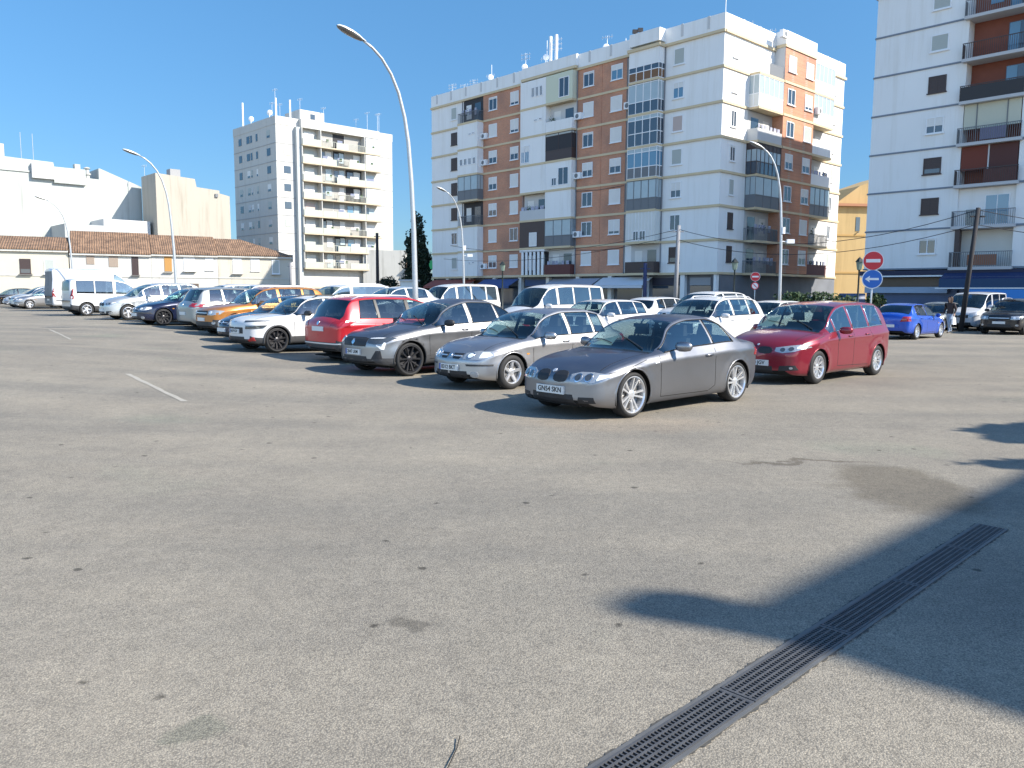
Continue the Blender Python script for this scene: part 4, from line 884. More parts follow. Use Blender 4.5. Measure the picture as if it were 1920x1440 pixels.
    # wheel-arch flare
    for cx in (0, -wb):
        dd = np.sqrt((X - cx) ** 2 + (zz - R) ** 2); fl = .022 * np.exp(-((dd - Ra) / .09) ** 2); mask = (np.arange(m) >= 3) & (np.arange(m) <= jb)
        yy = np.where(mask[None, :] & (dd > Ra - .12), yy + fl, yy)
    V = np.stack([X, yy, zz], 2)
    # full ring : right half reversed + left half
    def vid(i, j, s): return (i * (2 * m - 1)) + (m - 1 + (j if s > 0 else -j))
    # layout: index m-1 is bottom centre (j=0); positive side j>0 -> larger; top centre duplicated at both ends
    VV = []
    for i in range(N):
        for j in range(m - 1, 0, -1): x, y, z = V[i, j]; VV.append((x, -y, z))
        x, y, z = V[i, 0]; VV.append((x, 0.0, z))
        for j in range(1, m): x, y, z = V[i, j]; VV.append((x, y, z))
    groups = {}
    def addf(k, f): groups.setdefault(k, []).append(f)
    band = C.get('clad', 0)
    VA = np.array(VV)
    def inarch(idx):
        p = VA[idx]; return any((p[0] - cx) ** 2 + (p[2] - R) ** 2 < Ra ** 2 for cx in (0, -wb)) and abs(p[1]) > .42 * W and p[2] < R + Ra
    arch = np.array([inarch(i) for i in range(len(VV))])
    used_arch = set()
    allfaces = []
    for i in range(N - 1):
        x_mid = (xs_all[i] + xs_all[i + 1]) / 2; inner = 4 <= i < N - 5
        for s in (1, -1):
            for j in range(m - 1):
                q = (vid(i, j, s), vid(i, j + 1, s), vid(i + 1, j + 1, s), vid(i + 1, j, s))
                if s < 0: q = q[::-1]
                allfaces.append(q)
                na = sum(arch[k] for k in q)
                if na == 4 and j < jb: continue
                if na >= 1 and j < jb:
                    for k in q:
                        if arch[k]: used_arch.add(k)
                key = 'body'
                if j < 2 and 4 <= i < N - 5: key = 'underbody'
                elif inner and jb + 1 <= j <= jb + ns - 2:
                    for wi, (a, b) in enumerate(C['win']):
                        if b < x_mid < a: key = 'win%d_%d' % (wi, s)
                    if key == 'body' and C.get('blackpillar') and C['win'][-1][1] < x_mid < C['win'][0][0]: key = 'pillar'
                elif inner and j >= jb + ns + (1 if det else 0):
                    if xh < x_mid < xc: key = 'ws'
                    elif xc < x_mid < xc + (.075 if det == 2 else .1): key = 'pillar'
                    elif rw1 < x_mid < rw0: key = 'rw'
                    elif C.get('blackroof') and rw0 < x_mid < xh: key = 'pillar'
                if key == 'body' and j < jb and band and 4 <= i < N - 5 and (j - 3) < band * nl: key = 'clad'
                addf(key, q)
    for k in used_arch:
        p = VA[k]; cx = 0 if abs(p[0]) < abs(p[0] + wb) else -wb; v = np.array([p[0] - cx, p[2] - R]); l_ = max(1e-6, np.linalg.norm(v)); v = v / l_ * Ra
        VA[k] = (cx + v[0], p[1], max(R + v[1], p[2]) if R + v[1] < p[2] else R + v[1])
    VV = [tuple(v) for v in VA]
    bvh = BVHTree.FromPolygons([Vector(v) for v in VV], allfaces)
    def part(name, key, m_, smooth=True, parent=root):
        fs = groups.get(key)
        if not fs: return None
        ids = sorted({k for f in fs for k in f}); mp = {k: i for i, k in enumerate(ids)}
        mb = MB(); mb.v = [VV[k] for k in ids]; mb.f = [tuple(mp[k] for k in f) for f in fs]
        return mb.build(name, m_, parent, smooth)
    body = part('body', 'body', paint); part('underbody', 'underbody', UND, False); part('cladding', 'clad', CLAD); part('pillar_trim', 'pillar', SEAL)
    g1 = GL; g2 = GLD if dark_glass else GL
    ws = part('windscreen', 'ws', g1); rwn = part('rear_window', 'rw', g2)
    for wi in range(len(C['win'])):
        for s in (1, -1): part('side_window', 'win%d_%d' % (wi, s), g2 if (dark_glass and wi > 0) else GLS)
    if band:
        for ax_, xx in (('f', xf), ('r', xr)):
            zb_ = float(bot(xx)) - .02; zt_ = float(bot(xx)) + (float(belt(xx)) - float(bot(xx))) * (band * nl / (nl + .0)) * (.80 * nl / max(1, nl - 4)) * 1.0
            mb = patch(bvh, [(-W * .93, zb_), (W * .93, zb_), (W * .93, zt_), (-W * .93, zt_)], ax_, .004, .02, .06 if det else .12)
            if mb.v: mb.build('bumper_cladding', CLAD, root, False, recalc=True)
    # arch liners + lips
    for cx in (0, -wb):
        for s in (1, -1):
            al = MB(); lip = MB()
            yo = s * (W * float(plan(cx)) - .03); yi = s * W * .45
            a0 = -.35; K = 18; vs = []
            for q in range(K + 1):
                a = a0 + (math.pi - 2 * a0) * q / K; vs += [(cx + (Ra + .012) * math.cos(a), yo, R + (Ra + .012) * math.sin(a)), (cx + (Ra + .012) * math.cos(a), yi, R + (Ra + .012) * math.sin(a))]
            al.add(vs, [(2 * q, 2 * q + 1, 2 * q + 3, 2 * q + 2) for q in range(K)]); al.add([(cx + (Ra + .02) * math.cos(a), yi, R + (Ra + .02) * math.sin(a)) for a in np.linspace(a0, math.pi - a0, 14)], [tuple(range(14))])
            pth = []
            for q in range(K + 1):
                a = -.32 + (math.pi + .64) * q / K; px_, pz_ = cx + Ra * math.cos(a), R + Ra * math.sin(a)
                h = bvh.ray_cast(Vector((px_ + .0 * math.cos(a), 3 * s, pz_ + .012)), Vector((0, -s, 0)))
                y_ = h[0].y if h[0] else s * W * .95
                if pz_ < .2: continue
                pth.append((px_, y_ - s * .006, pz_))
            if len(pth) > 3: lip.tube(pth, C.get('lip', .012), 6)
            al.build('wheel_arch_liner', UND, root)
            if lip.v: lip.build('wheel_arch', CLAD if band else paint, root, True)
    fl = MB(); fl.box(xr + .25, xf - .25, -W * .8, W * .8, .17, .2); fl.build('floor_pan', UND, root)
    # interior
    zl = float(belt(-.9)); it = MB()
    it.box(rw0 - .35 if C.get('box') else rw0 - .1, xc - .25, -W * .80, W * .80, zl - .32, zl - .28)
    it.box(xc - .42, xc - .05, -W * .80, W * .80, zl - .28, zl - .015)
    it.build('dashboard', INT, root)
    sw = MB(); sw.lathe([(-.012, .17), (.0, .185), (.012, .17), (0, .16), (-.012, .17)], 'y', 20)
    me_ = sw.build('steering_wheel', INT, root); me_.rotation_euler = (0, 0, math.radians(90)); me_.location = (xc - .55, W * .42, zl + .03)
    se = MB(); seatx = C.get('seats', [xh + .05 if False else xc - 1.15, xc - 2.0])
    for sx in seatx:
        for s in ((-1, 1) if sx == seatx[0] else (-1, 0, 1)):
            y = s * W * .42; ww = .24 if sx == seatx[0] else .19
            se.hexa([(sx - .06, y - ww, zl - .3), (sx + .10, y - ww, zl - .3), (sx + .10, y + ww, zl - .3), (sx - .06, y + ww, zl - .3), (sx - .22, y - ww * .85, zl + .17), (sx - .12, y - ww * .85, zl + .17), (sx - .12, y + ww * .85, zl + .17), (sx - .22, y + ww * .85, zl + .17)])
            se.hexa([(sx - .25, y - .12, zl + .20), (sx - .15, y - .12, zl + .20), (sx - .15, y + .12, zl + .20), (sx - .25, y + .12, zl + .20), (sx - .26, y - .1, zl + .37), (sx - .18, y - .1, zl + .37), (sx - .18, y + .1, zl + .37), (sx - .26, y + .1, zl + .37)])
    if det: se.build('seats', INTL, root)
    if det == 2:
        for (ya, yb2) in ((.62, .02), (-.05, -.55)):
            pw_ = []
            for t in np.linspace(0, 1, 7):
                h = bvh.ray_cast(Vector((xc + .02 - .16 * t, (ya + (yb2 - ya) * t) * W, 4)), Vector((0, 0, -1)))
                if h[0]: pw_.append(h[0] + Vector((0, 0, .018)))
            if len(pw_) > 3: wp = MB(); wp.tube(pw_, .008, 5); wp.build('wiper', BLK, root)
        rm = MB(); zz_ = float(top(xh)) - .12; rm.box(xh + .0 + .12, xh + .15, -.13, .13, zz_, zz_ + .06); rm.build('interior_mirror', BLK, root)
    # wheels
    tm, rm_, dm = wheel_meshes(R, C.get('tw', .215), wheel)
    ang = rnd.random() * 2
    for cx in (0, -wb):
        for s in (1, -1):
            w1 = bpy.data.objects.new('wheel', tm); COL.objects.link(w1); w1.parent = root; w1.location = (cx, s * (W - C.get('tw', .215) / 2 - .025), R)
            if s < 0: w1.rotation_euler = (0, 0, math.pi)
            for nm, mm in (('rim', rm_), ('brake_disc', dm)):
                r1_ = bpy.data.objects.new(nm, mm); COL.objects.link(r1_); r1_.parent = w1; r1_.rotation_euler = (0, ang + (.5 if cx else 0), 0)
    # projected details
    def P(name, poly, axis, m_, side=1, off=.006, both=False, parent=root, thick=.02, step_=None, smooth=True):
        st_ = step_ or (.04 if det == 2 else .07)
        o = None
        for k in ((1, -1) if both else (1,)):
            pl = poly
            if axis in 'frt' and k < 0: pl = mir(poly) if axis != 't' else [(a, -b) for a, b in poly][::-1]
            mb = patch(bvh, pl, axis, off, thick, st_, side * (k if axis == 's' else 1))
            if mb.v: o = mb.build(name, m_, parent, False, recalc=True)
        return o
    for (nm, poly, axis, mt, both, off) in C['det']: P(nm, poly, axis, mt if mt is not None else paint, 1, off, both)
    if C.get('plate_f') and 'pf' not in nobuild:
        zc, wv_ = C['plate_f'], .26
        h0 = bvh.ray_cast(Vector((3, .06, zc + .003)), Vector((-1, 0, 0)))
        q = MB(); q.box(h0[0].x - .02, h0[0].x + .014, -wv_, wv_, zc - .055, zc + .055); pl = q.build('number_plate', PLATE, root)
        if pl and det and plate: plate_text(pl, plate, bvh, zc, 1, blue=plate != 'GN54 SKN')
    if C.get('plate_r'):
        zc = C['plate_r']; h0 = bvh.ray_cast(Vector((-8, .06, zc + .003)), Vector((1, 0, 0))); q = MB(); q.box(h0[0].x - .014, h0[0].x + .03, -.26, .26, zc - .055, zc + .055); q.build('number_plate', PLATE, root)
    # door gaps
    if det == 2 and C.get('gaps'):
        for s in (1, -1):
            for (a, b) in C['gaps']: patch(bvh, strip(a, b, .010), 's', .0012, .004, .06, s).build('panel_gap', SEAL, root)
            for (a, b) in C.get('tgaps', []): patch(bvh, strip((a[0], s * a[1]), (b[0], s * b[1]), .010), 't', .0015, .004, .06, 1).build('panel_gap', SEAL, root)
    # window surround
    if det:
        for s in (1, -1):
            wl = MB()
            x_a, x_b = C['win'][0][0], C['win'][-1][1]
            ii = [i for i in range(4, N - 4) if x_b - .001 <= xs_all[i] <= x_a + .001]
            lo = [VV[vid(i, jb + 1, s)] for i in ii]; hi = [VV[vid(i, jb + ns - 1, s)] for i in ii]
            o_ = .004 * s; wl.tube([(x, y + o_, z + .012) for x, y, z in lo], .009, 5); wl.tube([(x, y + o_, z) for x, y, z in hi], .009, 5)
            for wx_ in [x_b] + [v for w2 in C['win'][1:] for v in w2[:1]] :
                i = min(ii, key=lambda q: abs(xs_all[q] - wx_)); wl.tube([(VV[vid(i, j, s)][0], VV[vid(i, j, s)][1] + o_, VV[vid(i, j, s)][2]) for j in range(jb + 1, jb + ns)], .009, 5)
            wl.build('window_trim', CHROME if C.get('chrome_trim') else SEAL, root, True)
        # mirrors
        for s in (1, -1):
            mm_ = MB(); mx_, mz_ = C.get('mirror', (xc - .42, zl + .06)); yb_ = W * .93
            L0 = C.get('msize', 1.0)
            segs = [(0, .0), (.03, .75), (.08, 1.0), (.16, 1.0), (.22, .85), (.25, .4)]
            prev = None
            for (dy, sc_) in segs:
                c_ = (mx_ + .02 - dy * .25, s * (yb_ + .02 + dy * L0), mz_); rg = [(c_[0] + .055 * sc_ * math.cos(q) * L0, c_[1], c_[2] + .075 * sc_ * math.sin(q) * L0) for q in np.linspace(0, 2 * math.pi, 11)[:-1]]
                b0 = len(mm_.v); mm_.v += rg
                if prev is not None: mm_.f += [(prev + k, prev + (k + 1) % 10, b0 + (k + 1) % 10, b0 + k) for k in range(10)]
                prev = b0
            mm_.f.append(tuple(prev + k for k in range(10)))
            mo = mm_.build('wing_mirror', C.get('mirror_mat') or paint, root, True, recalc=True)
            gm_ = MB(); gm_.box(mx_ - .05, mx_ - .045, *sorted((s * (yb_ + .06), s * (yb_ + .2))), mz_ - .05, mz_ + .05)
            if det == 2: gm_.build('mirror_glass', CHROME, mo)
    if C.get('handles') and det:
        for (hx, hz) in C['handles']:
            for s in (1, -1):
                h = bvh.ray_cast(Vector((hx, 3 * s, hz)), Vector((0, -s, 0)))
                if h[0]: y = h[0].y; hm_ = MB(); hm_.tube([(hx + .10, y - s * .005, hz), (hx + .07, y + s * .025, hz + .004), (hx - .07, y + s * .025, hz + .006), (hx - .10, y - s * .005, hz + .004)], .013, 6); hm_.build('door_handle', C.get('handle_mat') or paint, root, True)
    if C.get('rails') and det >= 0:
        for s in (1, -1):
            a, b = C['rails']; pth = []
            for t in np.linspace(0, 1, 9):
                x = a + (b - a) * t; h = bvh.ray_cast(Vector((x, s * wroof * .90, 4)), Vector((0, 0, -1)))
                if h[0]: pth.append((x, s * wroof * .90, h[0].z + (.045 if .05 < t < .95 else -.01)))
            rl = MB(); rl.tube(pth, .016, 6); rl.build('roof_rail', C.get('rail_mat') or ALU, root, True)
    if extras: extras(root, bvh, P)
    return root
def plate_text(parent, txt, bvh, zc, d, blue=True):
    h = bvh.ray_cast(Vector((3, .06, zc + .003)), Vector((-1, 0, 0)))
    if h[0] is None: return
    x = h[0].x + .0165
    cu = bpy.data.curves.new('plate_lettering', 'FONT'); cu.body = txt; cu.size = .098; cu.align_x = 'CENTER'; cu.align_y = 'CENTER'; cu.extrude = .001; cu.offset = .0015
    ob = bpy.data.objects.new('tmp', cu); COL.objects.link(ob)
    dg = bpy.context.evaluated_depsgraph_get(); me = bpy.data.meshes.new_from_object(ob.evaluated_get(dg)); bpy.data.objects.remove(ob)
    me.materials.clear(); me.materials.append(PLT)
    o = bpy.data.objects.new('plate_lettering', me); COL.objects.link(o); o.parent = parent; o.location = (x, 0, zc); o.rotation_euler = (math.pi / 2, 0, math.pi / 2)
    if blue: b = MB(); b.box(x - .002, x + .001, -.26, -.222, zc - .055, zc + .055); b.build('plate_band', PLB, parent)

def rnd_poly(cx, cz, rx, rz, n=12, p=2.6):
    out = []
    for k in range(n):
        a = 2 * math.pi * k / n; c, s = math.cos(a), math.sin(a)
        out.append((cx + rx * math.copysign(abs(c) ** (2 / p), c), cz + rz * math.copysign(abs(s) ** (2 / p), s)))
    return out
COUPE = dict(W=1.75, nose=.62, tail=-3.42, wb=2.66, R=.325, tw=.225, wroof=.50, ws=(-.58, -1.34), rw=(-2.62, -3.00),
    top=[(.62, .645), (.5, .70), (.2, .785), (-.2, .86), (-.60, .925), (-.95, 1.14), (-1.34, 1.335), (-1.7, 1.40), (-2.05, 1.405), (-2.4, 1.355), (-2.65, 1.25), (-2.9, 1.10), (-3.06, 1.025), (-3.25, .995), (-3.42, .975)],
    belt=[(.62, .60), (.3, .72), (-.2, .82), (-.8, .875), (-1.8, .915), (-2.6, .955), (-3.05, .955), (-3.42, .91)],
    plan=[(.62, .85), (.4, .935), (0, .985), (-.6, .985), (-1.5, .98), (-2.5, .995), (-2.9, .98), (-3.2, .93), (-3.42, .86)],
    bot=[(.62, .19), (.3, .16), (-.5, .17), (-2.3, .18), (-2.8, .19), (-3.42, .25)], bow=[(.62, .19), (.2, .16), (-.4, .16), (-1.2, .1), (-1.8, 0), (-2.5, -.06), (-3.42, -.10)],
    pf=[(.15, -.05), (.28, .0), (.5, -.0), (.6, -.03), (.72, -.10)], pr=[(.2, .07), (.45, 0), (.75, -.0), (.97, .05)],
    shear=[(.62, 0), (-1.3, 0), (-2.0, .02), (-2.58, .20), (-3.0, .08), (-3.42, 0)], win=[(-.76, -1.97), (-2.02, -2.56)], seats=[-1.5, -2.2],
    plate_f=.395, mirror=(-.98, .965), handles=[(-1.82, .80)],
    gaps=[((-.63, .25), (-.60, .86)), ((-2.02, .32), (-2.0, .90)), ((-.63, .25), (-1.85, .24)), ((-1.85, .24), (-2.02, .32)), ((.45, .64), (-.3, .80))],
    tgaps=[((.50, .66), (-.52, .70))],
    det=[('grille', rnd_poly(.165, .585, .125, .078), 'f', BLK, True, .008), ('headlight', [(.33, .62), (.34, .53), (.48, .505), (.66, .52), (.80, .585), (.76, .635), (.62, .655), (.45, .655)], 'f', LAMP, True, .008),
         ('headlight_ring', rnd_poly(.45, .58, .055, .055, 14, 2), 'f', CHROME, True, .014), ('headlight_lens', rnd_poly(.45, .58, .042, .042, 14, 2), 'f', LAMPD, True, .020), ('headlight_ring', rnd_poly(.59, .585, .055, .055, 14, 2), 'f', CHROME, True, .014), ('headlight_lens', rnd_poly(.59, .585, .042, .042, 14, 2), 'f', LAMPD, True, .020), ('indicator', [(.69, .56), (.70, .545), (.79, .59), (.77, .62), (.70, .62)], 'f', LAMPW, True, .014),
         ('lower_intake', [(-.42, .175), (.42, .175), (.38, .345), (-.38, .345)], 'f', BLK, False, .004), ('lower_intake', [(.45, .225), (.69, .235), (.67, .32), (.47, .315)], 'f', BLK, True, .004),
         ('tail_light', [(.40, .72), (.80, .74), (.80, .86), (.50, .86)], 'r', TAIL, True, .01), ('badge', rnd_poly(0, .655, .03, .022, 10, 2), 'f', ALU, False, .008),
         ('side_lamp', [(-.46, .74), (-.55, .75), (-.55, .775), (-.46, .765)], 's', LAMPW, True, .006)])
HATCH = dict(W=1.71, nose=.62, tail=-3.28, wb=2.535, R=.315, tw=.19, wroof=.54, ws=(-.42, -1.18), rw=(-2.62, -3.02),
    top=[(.62, .66), (.5, .72), (.2, .82), (-.2, .895), (-.45, .93), (-.8, 1.17), (-1.18, 1.36), (-1.6, 1.44), (-2.1, 1.445), (-2.55, 1.385), (-2.85, 1.22), (-3.05, 1.06), (-3.28, 1.0)],
    belt=[(.62, .62), (.3, .75), (-.2, .85), (-.8, .895), (-2.0, .92), (-2.6, .95), (-3.0, .96), (-3.28, .92)],
    plan=[(.62, .82), (.4, .92), (0, .98), (-.6, .99), (-2.4, .99), (-2.9, .955), (-3.28, .86)],
    bot=[(.62, .21), (.3, .18), (-.5, .19), (-2.3, .20), (-3.28, .28)], bow=[(.62, .20), (.2, .17), (-.4, .16), (-1.2, .09), (-1.8, 0), (-2.5, -.06), (-3.28, -.12)],
    pf=[(.15, -.05), (.28, .0), (.5, .0), (.6, -.04), (.74, -.12)], pr=[(.2, .06), (.45, 0), (.8, .0), (1.0, .06)],
    shear=[(.62, 0), (-1.2, 0), (-2.0, 0), (-2.55, .10), (-3.0, .05), (-3.28, 0)], win=[(-.62, -1.52), (-1.60, -2.22), (-2.28, -2.56)], seats=[-1.35, -2.1],
    plate_f=.40, mirror=(-.82, .95), handles=[(-1.38, .83), (-2.2, .85)], handle_mat=None,
    gaps=[((-.52, .3), (-.5, .86)), ((-1.56, .28), (-1.56, .9)), ((-.52, .3), (-1.56, .27)), ((-1.56, .27), (-2.15, .3)), ((-2.5, .72), (-2.46, .93)), ((.42, .68), (-.35, .83))],
    tgaps=[((.50, .60), (-.38, .70))],
    det=[('grille', [(.07, .655), (.09, .56), (.24, .555), (.31, .655)], 'f', BLK, True, .006), ('grille_bar', [(.09, .618), (.10, .598), (.28, .598), (.29, .618)], 'f', ALU, True, .014),
         ('headlight', [(.34, .66), (.32, .56), (.50, .545), (.68, .56), (.78, .62), (.74, .70), (.55, .705)], 'f', LAMP, True, .008), ('headlight_ring', rnd_poly(.46, .62, .062, .055, 14, 2), 'f', CHROME, True, .014), ('headlight_lens', rnd_poly(.46, .62, .045, .04, 14, 2), 'f', LAMPW, True, .019), ('indicator', [(.62, .58), (.72, .59), (.77, .63), (.72, .68), (.62, .68)], 'f', LAMPW, True, .013),
         ('bumper_strip', [(.40, .47), (.42, .435), (.78, .445), (.78, .475)], 'f', CLAD, True, .008), ('lower_intake', [(.02, .225), (.44, .235), (.42, .345), (.03, .345)], 'f', BLK, True, .005),
         ('fog_lamp', rnd_poly(.56, .29, .07, .055), 'f', LAMP, True, .008), ('tail_light', [(.45, .72), (.78, .74), (.76, .92), (.55, .92)], 'r', TAIL, True, .01),
         ('badge', rnd_poly(0, .61, .036, .036, 10, 2), 'f', CHROME, False, .012), ('side_lamp', [(-.33, .62), (-.40, .62), (-.40, .645), (-.33, .645)], 's', AMBER, True, .006)])
XCOUPE = dict(W=1.82, nose=.66, tail=-3.58, wb=2.72, R=.35, tw=.225, wroof=.55, ws=(-.55, -1.38), rw=(-2.55, -3.22),
    top=[(.66, .80), (.5, .86), (.2, .93), (-.2, .99), (-.57, 1.06), (-.97, 1.30), (-1.38, 1.50), (-1.8, 1.59), (-2.3, 1.575), (-2.7, 1.46), (-3.0, 1.29), (-3.3, 1.12), (-3.58, 1.07)],
    belt=[(.66, .74), (.3, .86), (-.2, .95), (-.8, 1.0), (-2.0, 1.03), (-2.8, 1.07), (-3.3, 1.06), (-3.58, 1.0)],
    plan=[(.66, .84), (.4, .94), (0, .995), (-.6, .985), (-2.4, .995), (-3.0, .98), (-3.58, .88)],
    bot=[(.66, .26), (.3, .22), (-.5, .23), (-2.3, .24), (-3.58, .34)], bow=[(.66, .17), (.2, .15), (-.4, .16), (-1.2, .1), (-1.8, 0), (-2.5, -.06), (-3.58, -.12)],
    pf=[(.2, -.06), (.35, .0), (.6, .0), (.72, -.03), (.85, -.10)], pr=[(.2, .08), (.5, 0), (.85, .0), (1.1, .08)],
    shear=[(.66, 0), (-1.2, 0), (-2.0, 0), (-2.75, .12), (-3.1, .05), (-3.58, 0)], win=[(-.72, -1.62), (-1.72, -2.46), (-2.52, -2.9)], seats=[-1.4, -2.2], clad=.20, lip=.018,
    plate_f=.50, mirror=(-.92, 1.08), mirror_mat=BLK, handles=[(-1.45, .93), (-2.3, .95)],
    gaps=[((-.5, .34), (-.48, .97)), ((-1.63, .32), (-1.63, 1.02)), ((-.5, .34), (-2.2, .32)), ((-2.52, .84), (-2.50, 1.04)), ((.45, .80), (-.35, .94))],
    tgaps=[((.52, .66), (-.38, .74))],
    det=[('grille', [(-.42, .78), (-.40, .62), (.40, .62), (.42, .78), (.30, .80), (-.30, .80)], 'f', BLK, False, .008), ('badge', [(0, .77), (-.06, .70), (0, .63), (.06, .70)], 'f', CHROME, False, .018),
         ('headlight', [(.44, .78), (.45, .69), (.60, .67), (.80, .70), (.86, .80), (.66, .805)], 'f', LAMPD, True, .01), ('running_light', [(.66, .655), (.755, .565), (.78, .565), (.80, .70), (.775, .71), (.755, .62)], 'f', LAMPW, True, .014), ('running_light', [(.47, .785), (.47, .772), (.72, .782), (.76, .797), (.62, .797)], 'f', LAMPW, True, .016),
         ('lower_intake', [(-.45, .30), (.45, .30), (.42, .42), (-.42, .42)], 'f', BLK, False, .005), ('lower_intake', [(.54, .36), (.76, .38), (.74, .54), (.66, .54)], 'f', BLK, True, .006),
         ('tail_light', [(.30, .92), (.85, .92), (.85, 1.0), (.45, 1.0)], 'r', TAIL, True, .01)])
MPV = dict(W=1.80, nose=.66, tail=-3.42, wb=2.68, R=.33, tw=.205, wroof=.60, ws=(-.30, -1.15), rw=(-3.16, -3.35),
    top=[(.66, .80), (.5, .87), (.2, .96), (-.1, 1.02), (-.32, 1.06), (-.7, 1.31), (-1.15, 1.53), (-1.6, 1.60), (-2.3, 1.61), (-2.9, 1.59), (-3.10, 1.53), (-3.28, 1.35), (-3.37, 1.12), (-3.42, 1.05)],
    belt=[(.66, .74), (.3, .86), (-.2, .95), (-.8, .985), (-2.0, 1.01), (-3.0, 1.05), (-3.25, 1.04), (-3.42, 1.0)],
    plan=[(.66, .84), (.4, .93), (0, .985), (-.6, .99), (-2.6, .99), (-3.2, .965), (-3.42, .88)],
    bot=[(.66, .20), (.3, .18), (-.5, .19), (-2.5, .20), (-3.42, .30)], bow=[(.66, .19), (.2, .16), (-.4, .16), (-1.2, .09), (-1.8, 0), (-2.8, -.04), (-3.42, -.10)],
    pf=[(.15, -.05), (.3, .0), (.55, .0), (.7, -.03), (.85, -.12)], pr=[(.2, .06), (.45, 0), (.85, .0), (1.1, .04)],
    shear=[(.66, 0), (-2.0, 0), (-2.6, .0), (-3.0, .12), (-3.25, .05), (-3.42, 0)], win=[(-.50, -.70), (-.76, -1.44), (-1.52, -2.22), (-2.30, -2.95)], seats=[-1.3, -2.2],
    plate_f=.42, mirror=(-.84, 1.03), handles=[(-1.30, .90), (-2.1, .92)], chrome_trim=True, clad=.0,
    gaps=[((-.78, .32), (-.76, .98)), ((-1.48, .28), (-1.48, 1.0)), ((-.78, .32), (-2.2, .28)), ((-2.36, .85), (-2.28, 1.02)), ((.46, .80), (-.25, .94))],
    tgaps=[((.50, .62), (-.26, .74))],
    det=[('grille', rnd_poly(.17, .665, .145, .07), 'f', BLK, True, .008), ('headlight', [(.37, .72), (.36, .65), (.5, .62), (.70, .65), (.86, .73), (.82, .79), (.6, .76)], 'f', LAMP, True, .008),
         ('headlight_lens', rnd_poly(.50, .682, .045, .036, 12, 2), 'f', LAMPD, True, .014), ('headlight_lens', rnd_poly(.64, .70, .045, .036, 12, 2), 'f', LAMPD, True, .014), ('indicator', [(.72, .70), (.80, .73), (.80, .76), (.72, .74)], 'f', LAMPW, True, .014),
         ('lower_intake', [(-.34, .22), (.34, .22), (.32, .36), (-.32, .36)], 'f', BLK, False, .005), ('lower_intake', [(.44, .27), (.76, .30), (.72, .39), (.46, .37)], 'f', BLK, True, .006), ('fog_lamp', rnd_poly(.66, .335, .03, .024, 8, 2), 'f', LAMP, True, .014),
         ('badge', rnd_poly(0, .765, .024, .02, 10, 2), 'f', ALU, False, .006), ('fuel_flap', rnd_poly(-2.95, .82, .07, .07), 's', None, False, .004)])
BOXSUV = dict(W=1.84, nose=.66, tail=-3.62, wb=2.68, R=.36, tw=.225, wroof=.60, ws=(-.45, -1.15), rw=(-3.22, -3.50), blackpillar=True,
    top=[(.66, .88), (.5, .94), (.2, 1.0), (-.2, 1.05), (-.45, 1.08), (-.8, 1.34), (-1.15, 1.55), (-1.6, 1.64), (-2.3, 1.65), (-2.9, 1.62), (-3.2, 1.57), (-3.38, 1.36), (-3.5, 1.16), (-3.62, 1.08)],
    belt=[(.66, .82), (.3, .93), (-.2, 1.0), (-.8, 1.03), (-2.0, 1.05), (-3.0, 1.07), (-3.4, 1.06), (-3.62, 1.0)],
    plan=[(.66, .86), (.4, .95), (0, .995), (-.6, .99), (-2.6, .995), (-3.2, .98), (-3.62, .90)],
    bot=[(.66, .28), (.3, .24), (-.5, .24), (-2.5, .25), (-3.62, .34)], bow=[(.66, .14), (.2, .13), (-.4, .14), (-1.2, .08), (-1.8, 0), (-2.8, -.04), (-3.62, -.08)],
    pf=[(.2, -.06), (.35, .0), (.7, .0), (.8, -.02), (.92, -.08)], pr=[(.3, .06), (.5, 0), (.9, .0), (1.1, .05)],
    shear=[(.66, 0), (-2.0, 0), (-2.7, .0), (-3.1, .14), (-3.4, .05), (-3.62, 0)], win=[(-.62, -1.56), (-1.66, -2.46), (-2.54, -3.05)], seats=[-1.4, -2.25], clad=.14, rails=(-1.3, -3.1),
    plate_f=.55, mirror=(-.85, 1.09), handles=[(-1.45, .95), (-2.35, .97)],
    gaps=[((-.5, .34), (-.48, 1.0)), ((-1.61, .32), (-1.61, 1.04)), ((-2.7, .9), (-2.6, 1.05))], tgaps=[],
    det=[('grille', [(-.42, .83), (-.42, .68), (.42, .68), (.42, .83)], 'f', BLK, False, .008), ('grille_bar', [(-.40, .77), (-.40, .745), (.40, .745), (.40, .77)], 'f', ALU, False, .014), ('headlight', [(.45, .84), (.45, .70), (.62, .68), (.84, .72), (.88, .83), (.7, .86)], 'f', LAMP, True, .01), ('headlight_lens', rnd_poly(.60, .77, .055, .05, 12, 2), 'f', LAMPW, True, .016),
         ('lower_intake', [(-.5, .34), (.5, .34), (.46, .48), (-.46, .48)], 'f', BLK, False, .005), ('fog_lamp', rnd_poly(.70, .44, .06, .045), 'f', LAMP, True, .008),
         ('tail_light', [(.50, .92), (.89, .92), (.86, 1.06), (.60, 1.06)], 'r', TAIL, True, .012), ('badge', rnd_poly(0, 1.0, .05, .05, 10, 2), 'r', CHROME, False, .012)])
